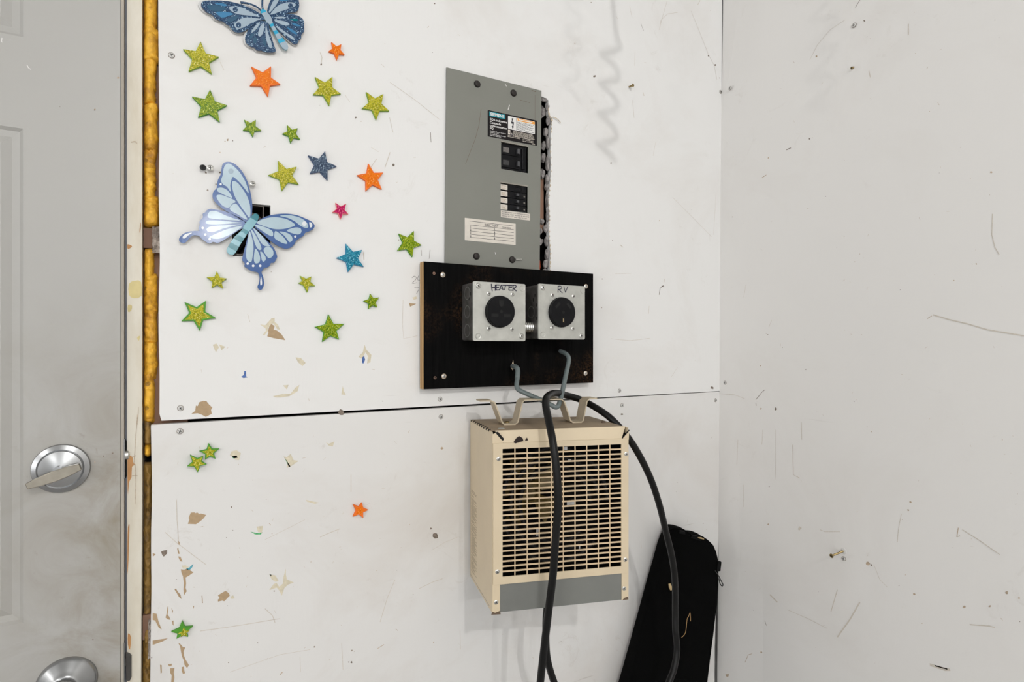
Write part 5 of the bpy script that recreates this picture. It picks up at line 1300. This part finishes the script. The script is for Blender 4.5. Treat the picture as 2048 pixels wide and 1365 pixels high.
# inside: dark shell, rods, fan
MB().add([H(0.01, 0.11, HB + 0.01), H(0.99, 0.11, HB + 0.01), H(0.99, 0.11, HT - 0.01), H(0.01, 0.11, HT - 0.01)], [(0, 1, 2, 3)]).obj('inner_shell', M['heater_in'], ht)
for sx_ in (0.012, 0.988):
    MB().add([H(sx_, 0.004, HB + 0.01), H(sx_, 0.11, HB + 0.01), H(sx_, 0.11, HT - 0.01), H(sx_, 0.004, HT - 0.01)], [(0, 1, 2, 3)]).obj('inner_shell', M['heater_in'], ht)
cz = (gz0 + gz1) / 2
for R0 in (0.094, 0.078, 0.062):
    P = [H(0.5 + R0 * math.cos(a) / HWd, 0.03 + 0.008 * math.sin(a), cz + R0 * math.sin(a)) for a in [2 * math.pi * k / 40 for k in range(36)]]
    MB().tube(P, 0.0042, 8).obj('heating_rod', M['steel_dark'], ht, smooth=60)
def inset_fan():
    c = H(0.36, 0.075, cz + 0.012); ax = -sdir
    hub = MB().lathe([(0.020, 0), (0.020, 0.014), (0.014, 0.018), (0.012, 0.018), (0.010, 0.012), (1e-5, 0.012)], c, ax, 24).obj('fan_hub', M['fan'], ht, smooth=40)
    for k in range(5):
        a = 2 * math.pi * k / 5 + 0.5; mb = MB(); vs = []
        for r, w0 in ((0.018, 0.35), (0.045, 0.42), (0.062, 0.34)):
            for s_ in (-1, 1):
                an = a + s_ * w0; x = r * math.cos(an); z_ = r * math.sin(an)
                vs.append(c + fdir * x + UP * z_ + sdir * (0.008 * s_))
        mb.add(vs, [(0, 1, 3, 2), (2, 3, 5, 4)]); mb.obj('fan_blade', M['fan'], hub, recalc=False)
inset_fan()
for (px, py, w_, h_) in ((1148,1012,18,12),(1136,900,9,6),(1165,1100,3,8),(1145,925,7,5),(1080,1070,6,14),(1035,950,8,3)):
    s, Z = su(px); z = 1.42 - (py - 690) * Z / FPX; k = 1.0
    hbox(s - w_ * 0.0004 / HWd, s + w_ * 0.0004 / HWd, 0.012, 0.0125, z - h_ * 0.0004, z + h_ * 0.0004, 'metal_tab', M['silver'])
# bracket: flat bar bent in a W on top
def bs(px, Z):
    p = C(px, 690, Z); return (p - HL).dot(fdir) / HWd
zt_ = HT; zb2 = HT + 0.0425
tb0, tb1 = 0.068, 0.098
Zm = 0.985
path = [(bs(965, Zm), zb2), (bs(988, Zm), zb2), (bs(995, Zm), zb2 - 0.003), (bs(1011, Zm), zt_ + 0.004), (bs(1015, Zm), zt_ + 0.001), (bs(1038, Zm), zt_ + 0.001), (bs(1043, Zm), zt_ + 0.004),
        (bs(1053, Zm), zb2 - 0.004), (bs(1058, Zm), zb2), (bs(1137, Zm), zb2), (bs(1143, Zm), zb2 - 0.004), (bs(1157, Zm), zt_ + 0.004), (bs(1162, Zm), zt_ + 0.001), (bs(1181, Zm), zt_ + 0.001), (bs(1185, Zm), zt_ + 0.004),
        (bs(1193, Zm), zb2 - 0.005), (bs(1199, Zm), zb2), (bs(1216, Zm), zb2)]
bk = MB(); vs = []
for i, (s, z) in enumerate(path):
    s0, z0 = path[max(i-1, 0)]; s1, z1 = path[min(i+1, len(path)-1)]
    d = Vector(((s1 - s0) * HWd, z1 - z0)).normalized(); n = Vector((-d.y, d.x)) * 0.0011
    vs += [H(s + n.x / HWd, tb0, z + n.y), H(s + n.x / HWd, tb1, z + n.y), H(s - n.x / HWd, tb1, z - n.y), H(s - n.x / HWd, tb0, z - n.y)]
fs = []
for i in range(len(path) - 1):
    for k in range(4): fs.append((i*4+k, i*4+(k+1) % 4, (i+1)*4+(k+1) % 4, (i+1)*4+k))
fs += [(0, 1, 2, 3), tuple((len(path)-1)*4 + k for k in (3, 2, 1, 0))]
bk.add(vs, fs).obj('hanging_bracket', M['beige_bracket'], ht)
MB().lathe([(0.005, 0), (0.005, 0.002), (0.003, 0.003)], H(bs(1026, Zm), 0.085, HT + 0.002), (0, 0, 1), 12).obj('bracket_bolt', M['brass'], ht)
MB().lathe([(0.006, 0), (0.005, 0.001), (0.002, 0.0012)], H(0.10, 0.03, HT), (0, 0, 1), 8).obj('washer', M['galv'], ht)
MB().lathe([(0.004, 0), (0.003, 0.003), (0.001, 0.0035)], H(0.93, 0.06, HT), (0, 0, 1), 8).obj('bracket_bolt', bpy.data.materials['rusty_scratch'], ht)

# ------------------------------------------------------------------ black cord
cp = [(1130,1700,1.06),(1078,1500,0.95),(1076,1420,0.93),(1081,1362,0.915),(1088.5,1294,0.905),(1098,1215,0.895),(1106,1150,0.885),(1111,1080,0.88),(1116,1015,0.878),(1114,951,0.878),(1106.5,890,0.885),(1098,845,0.905),(1091.5,812,0.93),(1093,797,0.95),(1101,789.5,0.985),(1114,787,1.015),(1131,791,1.045),(1160,799.5,1.058),(1190,815,1.045),(1220,836,1.025),(1250,868,1.015),(1275,905,1.02),(1300,955,1.04),(1318,1008,1.06),(1332,1065,1.08),(1344,1115,1.09),(1350,1165,1.10),(1350.5,1226,1.105),(1351,1263,1.10),(1354,1300,1.10),(1348,1337,1.09),(1338,1365,1.08),(1310,1440,1.05),(1250,1520,1.03),(1180,1500,1.02),(1130,1420,1.01),(1108,1365,1.0),(1096,1325,0.99),(1092,1290,0.985),(1092,1240,0.99),(1095,1205,1.0)]
cpath = spline([C(*p) for p in cp], 6)
cdo = thing('power_cord', 'thick black rubber cord looped over the grey hook and down past the heater', 'cord', cpath[len(cpath) // 3])
MB().tube(cpath, 0.0062, 16).obj('cord_sheath', M['cord'], cdo, smooth=60)

# ------------------------------------------------------------------ black bag leaning in the corner
def bag():
    # outline traced on a leaning plane; thickness 6 cm
    # leaning plane: top close to the wall corner, bottom further out
    def B(px, py):
        Zt = 1.230 - (py - 1060) * 0.000205
        return C(px, py, Zt)
    left = [(1339,1072),(1334,1084),(1328,1100),(1318,1138),(1306,1180),(1290,1240),(1275,1296),(1257,1362),(1232,1450),(1195,1580),(1150,1740),(1120,1850),(1060,2100),(1010,2310)]
    right = [(1436,1110),(1440,1130),(1440,1150),(1440,1175),(1438,1210),(1434,1240),(1430,1275),(1424,1320),(1419,1362),(1410,1440),(1396,1580),(1375,1740),(1355,1850),(1320,2100),(1290,2310)]
    top = [(1343,1064),(1352,1061),(1362,1062),(1374,1066),(1386,1073),(1398,1074),(1410,1079),(1420,1086),(1430,1096)]
    out = list(reversed(left)) + top + right
    fr = [B(a, b) for a, b in out]
    dirv = Vector((0.40, 0.91, 0)).normalized()
    lo = min(p.z for p in fr)
    print('bag bottom z', lo)
    o = thing('padded_bag', 'black padded instrument bag leaning in the corner under the cord', 'bag', (fr[0] + dirv * 0.02) * 1.0)
    cen = sum(fr, Vector((0, 0, 0))) / len(fr)
    mb = MB(); n = len(fr); layers = [(0.0, 0.93), (0.004, 0.97), (0.014, 0.995), (0.026, 1.0), (0.040, 0.995), (0.050, 0.97), (0.054, 0.93)]
    spine = []
    for p in fr:
        # local inward point along same height
        hs_ = [q for q in fr if abs(q.z - p.z) < 0.02]
        spine.append(p)
    def inw(p, k):
        cx_ = C(1385 - max(0, (690 - 1138 * 0) * 0), 0, 1)
        c_ = Vector((cen.x, cen.y, p.z)) if p.z < 0.95 else Vector((cen.x, cen.y, 0.95))
        # shrink toward the centre line by a fixed distance
        mid = midline(p.z); d = (mid - p); L_ = max(d.length, 1e-4); return p + d / L_ * (1 - k) * 0.10
    def midline(z):
        Z = 1.225; py = 690 + (1.42 - min(z, 0.97)) * FPX / Z
        def interp(lst):
            for (a, b), (c_, d_) in zip(lst[:-1], lst[1:]):
                if b <= py <= d_: return a + (c_ - a) * (py - b) / (d_ - b)
            return lst[0][0] if py < lst[0][1] else lst[-1][0]
        m = (interp(left) + interp(right)) / 2; return C(m, py, Z)
    for (dd, k) in layers:
        for p in fr: mb.v.append(inw(p, k) + dirv * dd)
    for L2_ in range(len(layers) - 1):
        for i in range(n):
            j = (i + 1) % n; mb.f.append([L2_*n+i, L2_*n+j, (L2_+1)*n+j, (L2_+1)*n+i]); mb.m.append(0)
    nf = len(mb.v)
    def cap(k0):
        idx = [k0 + i for i in range(n)]
        P2 = [((mb.v[i] - CAM).dot(RT), mb.v[i].z, 0) for i in idx]
        for t in tessellate_polygon([[Vector(p) for p in P2]]): mb.f.append([k0 + a for a in t]); mb.m.append(0)
    cap(0); cap((len(layers) - 1) * n)
    mb.obj('bag_body', M['bag'], o, smooth=50)
    # piping seam, tab, zip pull
    MB().tube([inw(p, 1.0) + dirv * 0.012 for p in fr[14:]], 0.0018, 8).obj('piping', M['bag'], o, smooth=60)
    def Q(px, py, dz_=0.0): return C(px, py, 1.228 - (py - 1060) * 0.000205 - dz_)
    MB().hexa([Q(1434,1144), Q(1441,1143), Q(1441,1143)+dirv*.006, Q(1434,1144)+dirv*.006, Q(1436,1124), Q(1443,1125), Q(1443,1125)+dirv*.006, Q(1436,1124)+dirv*.006]).obj('side_tab', M['bag_trim'], o)
    MB().hexa([Q(1359,1068), Q(1371,1070), Q(1371,1070)+dirv*.006, Q(1359,1068)+dirv*.006, Q(1361,1062), Q(1370,1064), Q(1370,1064)+dirv*.006, Q(1361,1062)+dirv*.006]).obj('top_tab', M['bag_trim'], o)
    MB().hexa([Q(1382,1077), Q(1402,1083), Q(1402,1083)+dirv*.006, Q(1382,1077)+dirv*.006, Q(1384,1071), Q(1401,1075), Q(1401,1075)+dirv*.006, Q(1384,1071)+dirv*.006]).obj('top_tab', M['bag_trim'], o)
    pull = spline([Q(1430,1142,.004), Q(1437,1152,.006), Q(1442,1162,.006), Q(1446,1170,.006), Q(1444,1173,.006), Q(1440,1168,.006), Q(1438,1158,.006)], 4)
    MB().tube(pull, 0.0010, 8).obj('zip_pull', simple('shiny_black_zip', (0.02, 0.02, 0.02), 0.2, 0.5), o, smooth=60)
    return o, Q
bg, Qb = bag()
# little bits stuck on the bag
tw = thing('straw_twig', 'bent dry straw stuck on the black bag', 'twig', Qb(1372, 1260, .008))
MB().tube(spline([Qb(1363,1276,.012), Qb(1371,1266,.014), Qb(1374,1240,.014), Qb(1377,1234,.014), Qb(1380,1226,.014), Qb(1381,1236,.014), Qb(1381,1243,.013)], 3), 0.0007, 6).obj('straw_stem', M['straw'], tw)
ts_ = MB(); ts_.tube([Qb(1339,1168,.006), Qb(1341,1176,.006), Qb(1342,1181,.006)], [0.0025, 0.0036, 0.002], 8)
tag(ts_.obj('leaf_scrap', M['tan'], None), 'tan leaf scrap on the black bag beside the cord', 'scrap')
ts_ = MB(); ts_.tube([Qb(1396,1076,.004), Qb(1402,1077,.004), Qb(1408,1079,.004)], [0.001, 0.002, 0.001], 6)
tag(ts_.obj('leaf_scrap', M['tan'], None), 'yellowish scrap on the top edge of the black bag', 'scrap')

# ------------------------------------------------------------------ coiled cord above the view (throws the wavy shadows)
qx, qy = -0.482, -0.60
cl = thing('coiled_cord', 'coiled cord hanging from the ceiling, seen by its wavy wall shadows', 'cord', (qx, qy, 2.0))
P = []
n = 4.1; N_ = 120
for i in range(N_ + 1):
    t = i / N_; a = 2 * math.pi * n * t
    P.append((qx + 0.018 * math.cos(a) - 0.010 * (1 - t) , qy + 0.018 * math.sin(a), 2.0 + 0.205 * t))
P += [(qx + 0.004, qy, 2.26), (qx, qy, 2.4), (qx, qy, CEIL)]
MB().tube(P, 0.0058, 8).obj('coil', M['cord'], cl, smooth=60)
